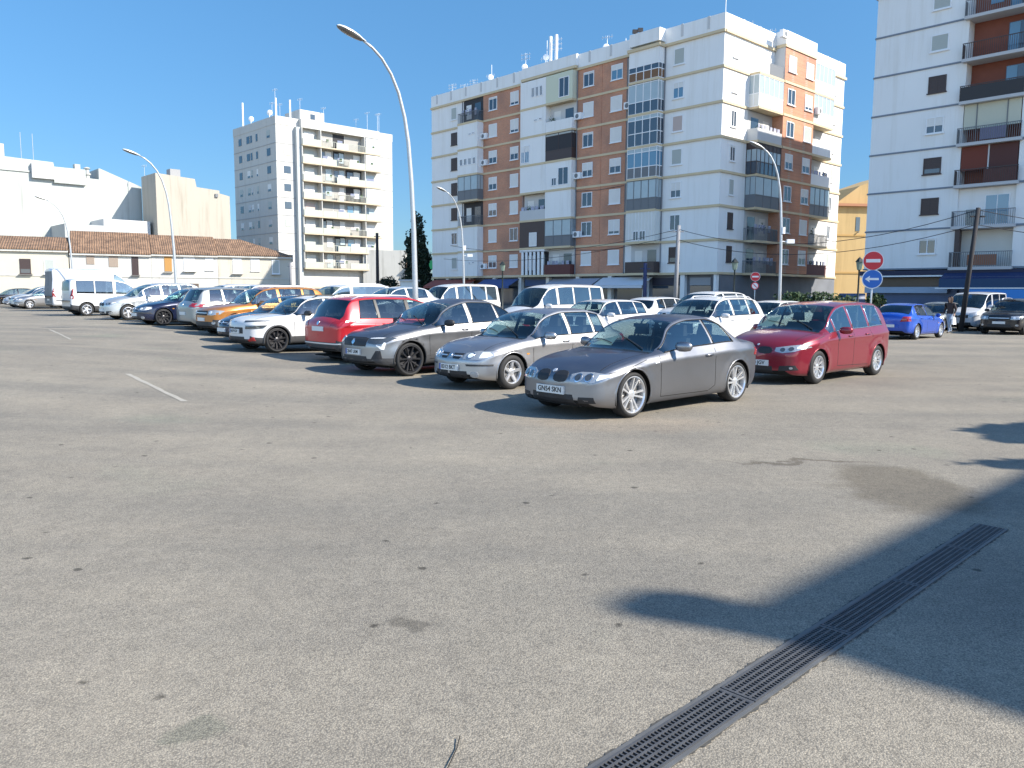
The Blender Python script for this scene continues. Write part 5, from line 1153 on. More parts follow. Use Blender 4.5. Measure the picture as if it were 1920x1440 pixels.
CACTUS = dict(W=1.73, nose=.62, tail=-3.40, wb=2.60, R=.33, tw=.205, wroof=.56, ws=(-.42, -1.1), rw=(-2.9, -3.2),
    top=[(.62, .86), (.5, .90), (.2, .95), (-.2, .99), (-.45, 1.02), (-.8, 1.25), (-1.15, 1.43), (-1.6, 1.49), (-2.3, 1.48), (-2.8, 1.42), (-3.05, 1.22), (-3.2, 1.08), (-3.40, 1.02)],
    belt=[(.62, .80), (.3, .88), (-.2, .94), (-.8, .96), (-2.0, .99), (-2.8, 1.02), (-3.40, .98)],
    plan=[(.62, .86), (.4, .95), (0, .99), (-.6, .985), (-2.4, .99), (-3.0, .97), (-3.40, .88)],
    bot=[(.62, .26), (.3, .22), (-.5, .22), (-2.3, .24), (-3.40, .32)], bow=[(.62, .18), (.2, .16), (-.4, .16), (-1.2, .1), (-1.8, 0), (-2.5, -.05), (-3.40, -.10)],
    pf=[(.2, -.07), (.38, .0), (.66, .0), (.8, -.03), (.9, -.10)], pr=[(.2, .06), (.5, 0), (.85, .0), (1.05, .05)],
    shear=[(.62, 0), (-2.0, 0), (-2.6, .10), (-3.1, .05), (-3.40, 0)], win=[(-.60, -1.50), (-1.58, -2.30), (-2.36, -2.78)], seats=[-1.35, -2.1], clad=.16, lip=.03,
    plate_f=.56, mirror=(-.82, 1.02), mirror_mat=BLK, handles=[(-1.4, .88), (-2.2, .9)], rails=(-1.2, -2.7), rail_mat=BLK,
    gaps=[((-.5, .34), (-.48, .92)), ((-1.54, .32), (-1.54, .97)), ((-2.4, .8), (-2.36, .98))], tgaps=[((.50, .62), (-.38, .72))],
    det=[('grille', [(-.40, .66), (-.40, .50), (.40, .50), (.40, .66)], 'f', BLK, False, .006), ('running_light', [(.42, .835), (.44, .80), (.82, .82), (.84, .845)], 'f', LAMPD, True, .012), ('headlight', [(.50, .71), (.50, .62), (.82, .635), (.84, .72)], 'f', LAMPD, True, .01),
         ('lower_intake', [(-.46, .28), (.46, .28), (.44, .42), (-.44, .42)], 'f', BLK, False, .005), ('fog_surround', [(.56, .34), (.58, .30), (.74, .32), (.72, .42)], 'f', mat('red_accent', (.35, .02, .02), .4), True, .008),
         ('badge', [(-.09, .80), (0, .825), (.09, .80), (0, .79)], 'f', CHROME, False, .012)])
def vary(C, **k):
    d = dict(C); d.update(k); return d
VAN = dict(W=1.90, nose=.66, tail=-4.0, wb=3.0, R=.33, tw=.215, wroof=.78, ws=(-.15, -.95), rw=(-3.86, -3.87), box=True,
    top=[(.66, .95), (.5, 1.0), (.2, 1.08), (-.05, 1.16), (-.2, 1.24), (-.55, 1.58), (-.95, 1.86), (-1.3, 1.95), (-2.3, 1.98), (-3.5, 1.97), (-3.85, 1.93), (-4.0, 1.88)],
    belt=[(.66, .88), (.3, .98), (-.2, 1.08), (-.8, 1.12), (-2.0, 1.13), (-3.6, 1.14), (-4.0, 1.12)],
    plan=[(.66, .84), (.4, .94), (0, .99), (-.6, 1), (-3.6, 1), (-4.0, .96)],
    bot=[(.66, .24), (.3, .22), (-.5, .23), (-3.0, .25), (-4.0, .32)], bow=[(.66, .18), (.2, .16), (-.4, .16), (-1.2, .07), (-1.8, 0), (-3.5, -.02), (-4.0, -.03)],
    pf=[(.2, -.05), (.38, .0), (.7, .0), (.85, -.04), (1.0, -.10)], pr=[(.3, .03), (.5, 0), (1.2, .0), (1.9, .06)], rfade=.3,
    win=[(-.50, -1.35), (-1.55, -2.55), (-2.65, -3.6)], seats=[-1.1, -2.2], plate_f=.45, mirror=(-.6, 1.22), msize=1.25, handles=[(-1.25, 1.0)],
    gaps=[], det=[('grille', [(-.45, .80), (-.45, .66), (.45, .66), (.45, .80)], 'f', BLK, False, .008), ('headlight', [(.50, .90), (.48, .72), (.66, .68), (.84, .76), (.86, .92), (.7, .95)], 'f', LAMP, True, .01), ('lower_intake', [(-.6, .28), (.6, .28), (.56, .44), (-.56, .44)], 'f', BLK, False, .005),
         ('tail_light', [(.80, .85), (.93, .85), (.93, 1.35), (.82, 1.35)], 'r', TAIL, True, .012), ('rear_glass', [(-.68, 1.25), (.68, 1.25), (.62, 1.78), (-.62, 1.78)], 'r', PANE, False, .008)])

pw = lambda n, c, **k: paintmat(n, c, **k)
GREY = pw('dark_grey', (.30, .305, .325), metal=.95, rough=.38, coat=.35, edge=(.22, .27, .42)); SILV = pw('silver', (.44, .44, .445), metal=.9, rough=.42, coat=.45, edge=(.5, .58, .75)); GREY2 = pw('graphite', (.33, .33, .335), metal=.94, rough=.38, coat=.35, edge=(.25, .3, .45))
REDM = pw('wine_red', (.25, .017, .034), metal=.4, rough=.3); REDT = pw('bright_red', (.50, .020, .030), metal=.30, rough=.3); WHT = pw('white', (.60, .60, .60), metal=0, rough=.35); ORG = pw('orange', (.48, .19, .04), metal=.4, rough=.32)
NAVY = pw('navy', (.012, .018, .05), metal=.3, rough=.28); BLK2 = pw('black', (.012, .012, .016), metal=.2, rough=.25); BLUE = pw('royal_blue', (.010, .075, .46), metal=.25, rough=.28); SILV2 = pw('light_silver', (.58, .60, .60), metal=.6, rough=.36); SGREY = pw('sage_grey', (.32, .34, .34), metal=.6, rough=.36); WHM = pw('cream_white', (.62, .62, .59), metal=0, rough=.4)
HB = math.degrees(math.atan2(B.y, B.x)); HF = HB + 180   # HF: nose toward the camera-left
def from_contact(pt, C, side=1, heading=HF, axle='f'):
    """car origin (front axle centre) from the outer contact of a wheel on `side` (+1 = car's left)"""
    h = math.radians(heading); f = Vector((math.cos(h), math.sin(h))); l = Vector((-f.y, f.x))
    p = Vector(pt) - l * side * (C['W'] / 2 - .05)
    if axle == 'r': p = p + f * C['wb']
    return (p.x, p.y)
def screen_patch(pts, m_=SCREENREF):
    def fn(root, bvh, P):
        mb = MB(); mb.add(pts, [tuple(range(len(pts)))]); mb.build('windscreen_patch', m_, root)
    return fn
G1 = 'cars parked in the front row'
car('coupe_car', 'dark grey two-door coupe with twin-spoke silver wheels, nearest car in the lot', COUPE, GREY, from_contact((1.69, 11.13), COUPE), HF, 2, 'car', G1, 'twin5', plate='GN54 SKN', extras=screen_patch([(-.98, -.60, 1.0), (-.72, -.60, .94), (-.74, -.2, .94), (-1.02, -.28, 1.08)]))
car('hatchback_car', 'light silver hatchback with split grille and five-spoke wheels beside the dark coupe', HATCH, SILV, from_contact((0.0, 14.4), HATCH), HF, 2, 'car', G1, 'five', plate='8312 BKT', extras=screen_patch([(-.55, -.66, .94), (-.5, -.2, .93), (-.78, -.15, 1.10), (-.85, -.60, 1.12)]))
car('minivan_car', 'wine red people carrier with kidney grille parked behind the dark coupe', MPV, REDM, from_contact((5.98, 15.59), MPV), HF, 2, 'car', G1, 'ten', plate='7150 JGV', extras=screen_patch([(-.42, -.72, 1.08), (-.40, -.40, 1.08), (-.72, -.36, 1.27), (-.75, -.62, 1.25)]))
car('crossover_car', 'graphite coupe-style crossover with black bonnet reflections and dark wheels', XCOUPE, GREY2, from_contact((-2.11, 16.5), XCOUPE), HF, 2, 'car', G1, 'black5', plate='2047 LRM', dark_glass=True, extras=screen_patch([(-.48, -.15, 1.06), (-.48, .28, 1.06), (-.62, .28, 1.12), (-.62, -.15, 1.12)], mat('pink_paper', (.5, .06, .12), .7)))
def at_rear_right(pt, C, heading=HB):
    h = math.radians(heading); f = Vector((math.cos(h), math.sin(h))); r = Vector((f.y, -f.x)); p = Vector(pt) - r * (C['W'] / 2) * .97 + f * (-C['tail'])
    return (p.x, p.y)
TIG = vary(BOXSUV, det=BOXSUV['det'] + [('bumper_trim', [(-.86, .50), (.86, .50), (.86, .53), (-.86, .53)], 'r', ALU, False, .012), ('exhaust', [(.5, .36), (.66, .36), (.66, .41), (.5, .41)], 'r', CHROME, False, .012)], plate_r=.86, clad=.27)
car('suv_car', 'bright red family SUV with its tail toward the camera beside the graphite crossover', TIG, REDT, at_rear_right((-4.0, 18.6), TIG), HB, 2, 'car', G1, 'five', nobuild=('pf',), dark_glass=True)
car('crossover_car', 'small white crossover with black wheel arches and black grille left of the red SUV', CACTUS, WHT, from_contact((-6.2, 21.1), CACTUS), HF, 2, 'car', G1, 'black5', plate='6639 KDF')
def nose_at(r, p, C): # front centre at grid (r,p), nose toward -B
    return rp(r, p + C['nose'] + .17)
def tail_at(r, p, C): return rp(r, p + -C['tail'] + .1)
car('hatchback_car', 'navy blue car mostly hidden behind the white crossover', HATCH, NAVY, nose_at(23.4, 9.9, HATCH), HF, 1, 'car', G1)
car('suv_car', 'orange SUV with roof rails and grey bumper behind the white crossover', vary(BOXSUV, clad=.25, blackpillar=False), ORG, nose_at(26.3, 10.4, BOXSUV), HF, 1, 'car', G1, 'black5')
car('hatchback_car', 'grey-green hatchback with its tail toward the camera beside the orange SUV', vary(BOXSUV, rails=None, blackpillar=False, clad=0, plate_r=.70), SGREY, tail_at(29.2, 10.9, BOXSUV), HB, 1, 'car', G1, 'five', nobuild=('pf',))
car('hatchback_car', 'navy hatchback with dark blue alloy wheel in shadow of the grey-green car', HATCH, NAVY, from_contact((-13.3, 30.6), HATCH), HF, 1, 'car', G1, 'black5')
car('saloon_car', 'black car with bright headlight between the light silver hatchback and the navy hatchback', HATCH, BLK2, nose_at(34.8, 11.2, HATCH), HF, 1, 'car', G1)
car('hatchback_car', 'light silver hatchback with large raked windscreen and bright five-spoke wheel', vary(MPV, rails=None, clad=0), SILV2, from_contact((-16.6, 34.7), MPV), HF, 1, 'car', G1, 'five')
car('hatchback_car', 'pale silver car half hidden beside the white passenger van', HATCH, SILV2, nose_at(40.4, 12.0, HATCH), HF, 1, 'car', G1)
PVAN = vary(VAN, W=1.84, tail=-3.45, wb=2.75, rw=(-3.36, -3.37), rails=(-1.2, -3.2), win=[(-.50, -1.35), (-1.5, -2.3), (-2.36, -3.15)],
    top=[(x if x > -3 else x + .52, z - .12) for x, z in VAN['top']], plan=[(x if x > -3 else x + .52, z) for x, z in VAN['plan']], belt=[(x if x > -3 else x + .52, z - .08) for x, z in VAN['belt']], bot=[(x if x > -3.1 else x + .52, z) for x, z in VAN['bot']], bow=[(x if x > -3 else x + .52, z) for x, z in VAN['bow']], clad=.15, plate_r=.7)
h_ = math.radians(HB); f_ = Vector((math.cos(h_), math.sin(h_))); r_ = Vector((f_.y, -f_.x)); p_ = Vector((-21.2, 40.0)) - r_ * (PVAN['W'] / 2 - .05) + f_ * PVAN['wb']
car('passenger_van', 'white passenger van with long twin side window, tail toward the camera', PVAN, WHT, (p_.x, p_.y), HB, 1, 'van', G1, 'five', nobuild=('pf',), dark_glass=True)
BIG = vary(VAN, W=2.0, tail=-4.9, wb=3.5, rw=(-4.8, -4.81), R=.35, win=[(-.5, -1.35)], wroof=.86,
    top=[(.66, .95), (.5, 1.0), (.2, 1.1), (-.05, 1.2), (-.2, 1.3), (-.6, 1.8), (-1.0, 2.25), (-1.5, 2.55), (-2.3, 2.62), (-4.5, 2.62), (-4.8, 2.6), (-4.9, 2.58)],
    belt=[(.66, .88), (.3, .98), (-.2, 1.12), (-.8, 1.2), (-2.0, 1.25), (-4.9, 1.25)], plan=[(.66, .84), (.4, .94), (0, .99), (-.6, 1), (-4.6, 1), (-4.9, .98)], bot=[(.66, .26), (-4.9, .34)], bow=[(.66, .18), (.2, .16), (-.4, .16), (-1.2, .07), (-1.8, 0), (-4.9, 0)],
    det=VAN['det'][:3] + [('rear_door', [(-.88, .45), (-.02, .45), (-.02, 2.42), (-.84, 2.42)], 'r', mat('van_door_shade_grey', (.20, .205, .21), .6), True, .006), ('tail_light', [(.90, .85), (.985, .85), (.985, 1.45), (.92, 1.45)], 'r', TAIL, True, .012), ('rear_door_gap', [(-.015, .4), (.015, .4), (.015, 2.45), (-.015, 2.45)], 'r', CLAD, False, .006)], plate_r=.7)  # white rear doors coloured grey to stand in for shade
car('panel_van', 'tall white panel van with rear doors tinted grey as shade toward the camera, tallest vehicle on the left', BIG, WHT, tail_at(55.6, 12.6, BIG), HB, 1, 'van', G1, 'cover', nobuild=('pf',))
car('hatchback_car', 'dark grey car tucked between the two white vans', HATCH, GREY2, nose_at(50.2, 13.6, HATCH), HF, 0, 'car', G1)
car('hatchback_car', 'silver car parked immediately left of the tall white panel van', vary(HATCH), SILV, rp(63.2, 13.1), HF, 0, 'car', G1)
car('hatchback_car', 'silver car second to the left of the tall panel van', vary(MPV, rails=None), SILV2, rp(66.3, 13.5), HF, 0, 'car', G1)
car('hatchback_car', 'lavender-grey hatchback third to the left of the tall panel van', HATCH, pw('lavender_grey', (.34, .34, .40), metal=.5), rp(69.5, 13.7), HF, 0, 'car', G1)
car('hatchback_car', 'black car cut by the left edge of the photo', HATCH, BLK2, rp(74.6, 13.2), HF, 0, 'car', G1)
# ---- rows behind
G2 = 'cars and vans parked in the rows behind'
def mid_px(px, Y, C, heading=HF):
    X = (px - 960) / 1500 * Y; h = math.radians(heading); f = Vector((math.cos(h), math.sin(h))); mid = -(C['wb'] / 2)
    p = Vector((X, Y)) - f * mid; return (p.x, p.y)
HR = vary(VAN, W=1.95, tail=-4.6, wb=3.3, rw=(-4.5, -4.51), wroof=.74, win=[(-.5, -1.35), (-1.5, -2.4), (-2.5, -3.5), (-3.6, -4.3)],
    top=[(.66, .95), (.5, 1.0), (.2, 1.1), (-.05, 1.2), (-.2, 1.27), (-.6, 1.68), (-1.0, 2.02), (-1.5, 2.13), (-2.3, 2.17), (-4.2, 2.16), (-4.5, 2.08), (-4.6, 2.05)],
    belt=[(.66, .88), (.3, .98), (-.2, 1.12), (-.8, 1.18), (-2.0, 1.2), (-4.6, 1.2)], plan=[(.66, .84), (.4, .94), (0, .99), (-.6, 1), (-4.3, 1), (-4.6, .96)], bot=[(.66, .26), (-4.6, .34)], bow=[(.66, .18), (.2, .16), (-.4, .16), (-1.2, .07), (-1.8, 0), (-4.6, 0)], det=VAN['det'][:3])
car('minibus', 'cream white minibus behind the street lamp pole, left of the other white van', HR, WHM, mid_px(845, 45, HR), HF, 1, 'van', G2, 'cover', gnd_z=.1)
car('minibus', 'white high-roofed van with big dark windscreen behind the silver hatchback', HR, WHT, mid_px(1026, 36, HR), HF, 1, 'van', G2, 'cover')
car('hatchback_car', 'white hatchback whose roof shows above the silver hatchback and dark coupe', vary(CACTUS, rails=None, clad=0, mirror_mat=None), WHT, mid_px(1119, 25.5, CACTUS), HF, 1, 'car', G2, gnd_z=.08)
car('hatchback_car', 'white car with black rear window, tail toward the camera, behind the white hatchback', vary(CACTUS, rails=None, clad=0), WHT, mid_px(1245, 32.5, CACTUS, HB), HB, 1, 'car', G2, gnd_z=.15, dark_glass=True, nobuild=('pf',))
SUVW = vary(BOXSUV, clad=0, blackpillar=False)
car('suv_car', 'white SUV with roof rails directly behind the dark coupe', SUVW, WHT, mid_px(1320, 24.5, BOXSUV), HF, 1, 'car', G2, gnd_z=.03)
car('suv_car', 'white vehicle roof showing above the white SUV with roof rails', vary(SUVW, rails=None), WHT, mid_px(1318, 31, BOXSUV), HF, 1, 'car', G2, gnd_z=.22)
car('hatchback_car', 'white car wedged between the white SUV and the red people carrier', vary(CACTUS, rails=None, clad=0), WHT, mid_px(1440, 30, CACTUS), HF, 1, 'car', G2, gnd_z=.05)
car('hatchback_car', 'pale blue-silver car roof behind the bright red SUV near the lamp pole', HATCH, SILV2, mid_px(735, 33, HATCH), HF, 0, 'car', G2, gnd_z=.55)
car('passenger_van', 'white van roof showing just above the red SUV and the orange SUV', PVAN, WHT, mid_px(640, 35, PVAN), HF, 0, 'van', G2, gnd_z=.25)
car('hatchback_car', 'white car roof above the orange SUV', vary(CACTUS, rails=None, clad=0), WHT, mid_px(480, 38, CACTUS), HF, 0, 'car', G2, gnd_z=.6)
car('hatchback_car', 'white estate roof above the grey-green hatchback', vary(MPV), WHT, mid_px(425, 38.5, MPV), HF, 0, 'car', G2, gnd_z=.5)
car('hatchback_car', 'silver car roof left of the slim lamp pole, behind the light silver hatchback', HATCH, SILV2, mid_px(372, 41, HATCH), HF, 0, 'car', G2, gnd_z=.5)
# ---- right side
G3 = 'cars at the right by the shops'
h_ = math.radians(HB); p_ = Vector((16.1, 31.88)) - r_ * (HATCH['W'] / 2 - .05) + f_ * HATCH['wb']
car('hatchback_car', 'royal blue hatchback with its tail toward the camera, right of the red people carrier', vary(HATCH, plate_r=.55, spoiler=1), BLUE, (p_.x, p_.y), HB, 2, 'car', G3, 'ten', nobuild=('pf',), dark_glass=True)
car('suv_car', 'black SUV facing the camera at the right edge of the photo', vary(BOXSUV, clad=0), BLK2, from_contact((23.3, 36.4), BOXSUV), HF, 1, 'car', G3, 'ten', dark_glass=True)
car('delivery_van', 'pale grey van standing in shade between the pedestrian and the black SUV', vary(VAN, W=1.85), pw('pale_grey', (.55, .57, .60), metal=.1), mid_px(1822, 42, VAN), HF, 1, 'van', G3, 'cover')
car('hatchback_car', 'silver-grey car in shade behind the royal blue hatchback', HATCH, SGREY, mid_px(1752, 41, HATCH), HF, 0, 'car', G3)

# ---------------------------------------------------------------- street lamps
LG = 'curved-arm street lamps over the car park'
def street_lamp(label, x, y, zt=9.3, az=(-.733, -.68), lean=.02, head=True, cam_=False, s=.80):
    root = thing('street_lamp', label, 'street lamp', (x, y, gz(x)), 0, LG); zt -= gz(x)
    u = Vector(az).normalized(); k = zt / 9.85
    pts = [(0, 0), (.03, 2), (.08, 4), (.17, 5.6), (.30, 6.9), (.46, 7.7), (.72, 8.45), (1.05, 9.0), (1.45, 9.42), (1.85, 9.68), (2.2, 9.82)]
    P_ = [(u.x * h * s, u.y * h * s, z * k) for h, z in pts]; rs = [.095, .086, .076, .068, .061, .055, .049, .045, .041, .038, .036]
    m = MB(); m.tube(P_, rs, 12); m.build('pole', METAL, root, True)
    b = MB(); b.lathe([(0, .2), (.03, .2), (.05, .13), (.5, .12)], 'z', 16, (0, 0, 0)); b.build('pole_base', METAL, root, True)
    # luminaire : tapered shell + lens
    sh_ = MB(); prof = [(-.05, .05, .04), (.08, .075, .06), (.25, .13, .085), (.5, .165, .10), (.75, .15, .09), (.92, .09, .06), (.98, .02, .02)]
    e = Vector(P_[-1]); d = (Vector(P_[-1]) - Vector(P_[-2])).normalized(); d = (d + Vector((u.x, u.y, 0)) * .6).normalized(); side = Vector((-u.y, u.x, 0)); up = side.cross(d) * -1
    if up.z < 0: up = -up
    prev = None; n_ = 14
    for (t, ww, hh) in prof:
        c = e + d * t * .92; b0 = len(sh_.v)
        for q in range(n_):
            a = math.pi * q / (n_ - 1); sh_.v.append(tuple(c + side * ww * math.cos(a) + up * (hh * math.sin(a))))
        if prev is not None: sh_.f += [(prev + q, prev + q + 1, b0 + q + 1, b0 + q) for q in range(n_ - 1)]
        prev = b0
    hd = sh_.build('lamp_head', mat('lamp_shell', (.66, .67, .66), .4, .2), root, True)
    ln = MB(); prev = None
    for (t, ww, hh) in prof[1:]:
        c = e + d * t * .92; b0 = len(ln.v)
        for q in range(8):
            a = math.pi * q / 7; ln.v.append(tuple(c + side * ww * .95 * math.cos(a) - up * (hh * .75 * math.sin(a))))
        if prev is not None: ln.f += [(prev + q, b0 + q, b0 + q + 1, prev + q + 1) for q in range(7)]
        prev = b0
    ln.build('lens', mat('lamp_lens', (.16, .16, .15), .12, spec=.8), hd, True)
    if cam_:
        c = MB(); z = 4.6; c.tube([(0, 0, z), (.35, .05, z - .02)], .03, 6); c.box(.25, .65, -.05, .12, z - .1, z + .12); c.lathe([(0, .13), (.35, .13)], 'z', 10, (0, 0, z + .4)); c.build('floodlight', FRAME, root)
street_lamp('tall nearest street lamp rising between the graphite crossover and the red SUV', -3.0, 25.0, 8.9)
street_lamp('street lamp on the left in front of the ochre-shuttered house', -19.6, 47.0, 9.3)
street_lamp('small far-left street lamp behind the white panel van', -38.1, 70, 9.4)
street_lamp('slim street lamp in front of the left end of the brick block', -3.75, 62.5, 9.35, cam_=True)
street_lamp('street lamp in front of the sunlit corner of the brick block, above the white cars', 14.45, 43.5, 9.4, az=(-.9, -.25), cam_=True, s=.62)

# lantern posts, poles, wires
def lantern(label, x, y, h):
    root = thing('lantern_post', label, 'lantern', (x, y, gz(x)), 0, 'old-style lantern posts'); ir = mat('lantern_iron', (.012, .02, .018), .5)
    m = MB(); m.lathe([(0, .14), (.3, .12), (.35, .06), (h - .75, .045), (h - .7, .07)], 'z', 10); m.build('pole', ir, root, True)
    t = MB(); t.lathe([(h - .7, .06), (h - .68, .13), (h - .25, .2)], 'z', 6); g_ = t.build('lantern_glass', mat('lantern_pane', (.18, .24, .20), .3), root); c = MB(); c.lathe([(h - .25, .25), (h - .05, .1), (h, .03), (h + .06, .0)], 'z', 6); c.build('lantern_cap', ir, root)
lantern('dark lantern post in front of the brick wall, left half of the block', -.75, 60, 4.1)
lantern('dark lantern post near the small no-entry sign', 13.6, 49.5, 3.95)
lantern('dark green lantern post before the yellow house', 19.3, 45, 3.85)
def pole(label, x, y, h, r, m, lean=(0, 0), name='utility_pole'):
    root = thing(name, label, 'utility pole', (x, y, gz(x))); t = MB(); t.tube([(0, 0, 0), (lean[0], lean[1], h)], [r * 1.25, r], 8); t.build('pole', m, root, True)
    c = MB(); c.box(lean[0] - .35, lean[0] + .35, lean[1] - .04, lean[1] + .04, h - .45, h - .38); c.build('crossarm', m, root); return root
CONC = mat('pole_concrete', (.24, .24, .25), .9, noise=.1); WOOD = mat('pole_dark_wood', (.03, .028, .03), .9)
pole('square concrete utility pole with wires in front of the white corner wall', 11.0, 54.5, 6.35, .125, CONC, (.12, 0))
pole('dark leaning utility pole in front of the shaded block on the right', 22.1, 39.5, 6.0, .10, WOOD, (.45, 0))
pole('dark thin utility pole at the right end of the tower', -15.4, 92, 8.0, .16, WOOD)
pole('pale thin utility pole before the left part of the tower', -25.3, 92, 4.6, .14, CONC)
pole('paired blue-grey posts at the corner of the shops', 9.6, 58.5, 4.0, .13, mat('navy_post', (.02, .03, .09), .6))
def wire(label, a, b, sag, r=.018):
    m = MB(); m.tube([(a[0] + (b[0] - a[0]) * t, a[1] + (b[1] - a[1]) * t, a[2] + (b[2] - a[2]) * t - sag * 4 * t * (1 - t)) for t in np.linspace(0, 1, 17)], r, 5)
    tag(m.build('overhead_wire', mat('wire_black', (.02, .02, .025), .7)), label, 'wire')
wire('overhead wire running left from the concrete pole across the brick facade', (11.1, 54.5, 6.1), (-6, 78, 6.3), 1.0)
wire('lower overhead wire running left from the concrete pole', (11.1, 54.5, 5.7), (-7, 82, 5.2), .8)
wire('overhead wire running right from the concrete pole to the dark leaning pole', (11.1, 54.5, 6.1), (22.5, 39.5, 5.9), 1.3)
wire('lowest overhead wire between the concrete pole and the dark leaning pole', (11.1, 54.5, 5.4), (22.5, 39.5, 5.2), 1.2)
wire('overhead wire leaving the dark leaning pole toward the right edge', (22.5, 39.5, 5.9), (34, 36, 4.2), .3)
wire('lower overhead wire leaving the dark leaning pole toward the right edge', (22.5, 39.5, 5.2), (34, 36, 3.8), .3)

# ---- traffic signs
SR = mat('sign_red', (.62, .02, .035), .4); SB = mat('sign_blue', (.01, .13, .50), .4); SWH = mat('sign_white', (.80, .80, .80), .4); SBK = mat('sign_back', (.35, .36, .37), .5, .5)
def disc(cx, cz, r, y, t, m, name, parent, n=36):
    mb = MB(); vs = [(cx + r * math.cos(2 * math.pi * k / n), y, cz + r * math.sin(2 * math.pi * k / n)) for k in range(n)]; vs += [(x, y + t, z) for x, _, z in vs]
    mb.add(vs, [tuple(range(n)), tuple(range(n, 2 * n))[::-1]] + [(k, k + n, (k + 1) % n + n, (k + 1) % n) for k in range(n)]); return mb.build(name, m, parent, recalc=True)
def sign_post(label, x, y, zs, r, kind2, face):
    root = thing('road_sign', label, 'road sign', (x, y, gz(x)), face, 'no-entry signs'); z1, z2 = zs
    p = MB(); p.tube([(0, .04, 0), (0, .04, z1 + r * .8)], .03, 10); p.build('post', METAL, root, True)
    a = disc(0, z1, r, -.0, .02, SWH, 'no_entry_sign', root); disc(0, z1, r * .93, -.004, .003, SR, 'red_disc', a)
    b = MB(); b.box(-r * .68, r * .68, -.009, -.005, z1 - r * .17, z1 + r * .17); b.build('white_bar', SWH, a)
    if kind2 == 'arrow':
        a = disc(0, z2, r, -.0, .02, SWH, 'direction_sign', root); disc(0, z2, r * .91, -.004, .003, SB, 'blue_disc', a)
        b = MB(); s_ = r; pts = [(-.70, 0), (-.22, .34), (-.28, .11), (.62, .11), (.62, -.11), (-.28, -.11), (-.22, -.34)]
        vs = [(u * s_, -.009, z2 + v * s_) for u, v in pts] + [(u * s_, -.005, z2 + v * s_) for u, v in pts]; n_ = 7
        b.add(vs, [tuple(range(n_)), tuple(range(n_, 2 * n_))[::-1]] + [(k, (k + 1) % n_, (k + 1) % n_ + n_, k + n_) for k in range(n_)]); b.build('white_arrow', SWH, a, recalc=True)
    else:
        a = disc(0, z2, r * .8, 0, .02, SR, 'prohibition_sign', root); disc(0, z2, r * .62, -.004, .003, SWH, 'white_disc', a)
        b = MB(); b.hexa([(-.3 * r, -.009, z2 + .42 * r), (-.42 * r, -.009, z2 + .3 * r), (-.42 * r, -.005, z2 + .3 * r), (-.3 * r, -.005, z2 + .42 * r), (.42 * r, -.009, z2 - .3 * r), (.3 * r, -.009, z2 - .42 * r), (.3 * r, -.005, z2 - .42 * r), (.42 * r, -.005, z2 - .3 * r)]); b.build('red_slash', SR, a, recalc=True)
sign_post('large no-entry sign above a blue left-arrow sign behind the red people carrier', 11.72, 26.3, (2.86, 2.27), .315, 'arrow', math.radians(-20))
sign_post('small distant no-entry sign above a second round sign near the brick block', 15.7, 52.2, (2.92, 2.33), .30, 'other', math.radians(-15))

# ---- containers, hedge, low walls
def container(label, x, y, w, d, h, m, rz=0):
    root = thing('waste_container', label, 'container', (x, y, gz(x)), rz); b = MB(); b.hexa([(-w / 2, -d / 2, .12), (w / 2, -d / 2, .12), (w / 2, d / 2, .12), (-w / 2, d / 2, .12), (-w / 2 - .05, -d / 2 - .1, h * .8), (w / 2 + .05, -d / 2 - .1, h * .8), (w / 2 + .05, d / 2, h * .8), (-w / 2 - .05, d / 2, h * .8)]); b.build('bin_body', m, root)
    l = MB(); l.tube([(-w / 2, 0, h * .72), (w / 2, 0, h * .72)], d * .52, 14); l.build('lid', m, root, True); wq = MB()
    for sx in (-1, 1): wq.tube([(sx * w * .4, -d * .3, .08), (sx * w * .4 + .05, -d * .3, .08)], .08, 10)
    wq.build('caster', BLK, root)
container('dark blue waste container in front of the yellow house', 21.3, 50.5, 1.5, 1.0, 1.9, mat('bin_blue', (.04, .07, .14), .5), -.4)
container('grey waste container beside the dark blue one', 19.4, 51.0, 1.4, 1.0, 1.6, mat('bin_grey', (.25, .28, .30), .5), -.4)
def leaf_mass(name, label, cat, loc, blobs, n, size, mats, group=None, trunk=None, seed=1, kind=None, parts=True):
    rr = random.Random(seed); root = thing(name, label, cat, loc, 0, group); leaf = [MB() for _ in mats]
    tot = sum(b[3] * b[4] * b[5] for b in blobs)
    for (cx, cy, cz, rx, ry, rz_) in blobs:
        k = int(n * rx * ry * rz_ / tot)
        for _ in range(k):
            while True:
                u = Vector((rr.uniform(-1, 1), rr.uniform(-1, 1), rr.uniform(-1, 1)))
                if .45 < u.length < 1: break
            lump = .85 + .25 * math.sin(u.x * 5 + cx * 3) * math.sin(u.y * 5 + cy) * math.sin(u.z * 6 + cz)
            p = Vector((cx + u.x * rx * lump, cy + u.y * ry * lump, cz + u.z * rz_ * lump)); a = Vector((rr.gauss(0, 1), rr.gauss(0, 1), rr.gauss(0, 1))).normalized(); b = a.cross(Vector((rr.gauss(0, 1), rr.gauss(0, 1), rr.gauss(0, 1)))).normalized(); s = size * rr.uniform(.6, 1.4)
            leaf[rr.randrange(len(mats))].add([p - a * s, p + b * s * .5, p + a * s, p - b * s * .5], [(0, 1, 2, 3)])
    for i, l in enumerate(leaf): l.build('foliage', mats[i], root)
    if trunk: t = MB(); t.tube([(0, 0, 0), (.05, 0, trunk[0] * .5), (0, .05, trunk[0])], [trunk[1], trunk[1] * .8, trunk[1] * .4], 8); t.build('trunk', mat('bark', (.09, .065, .045), .95, noise=.3, nscale=6), root)
    return root
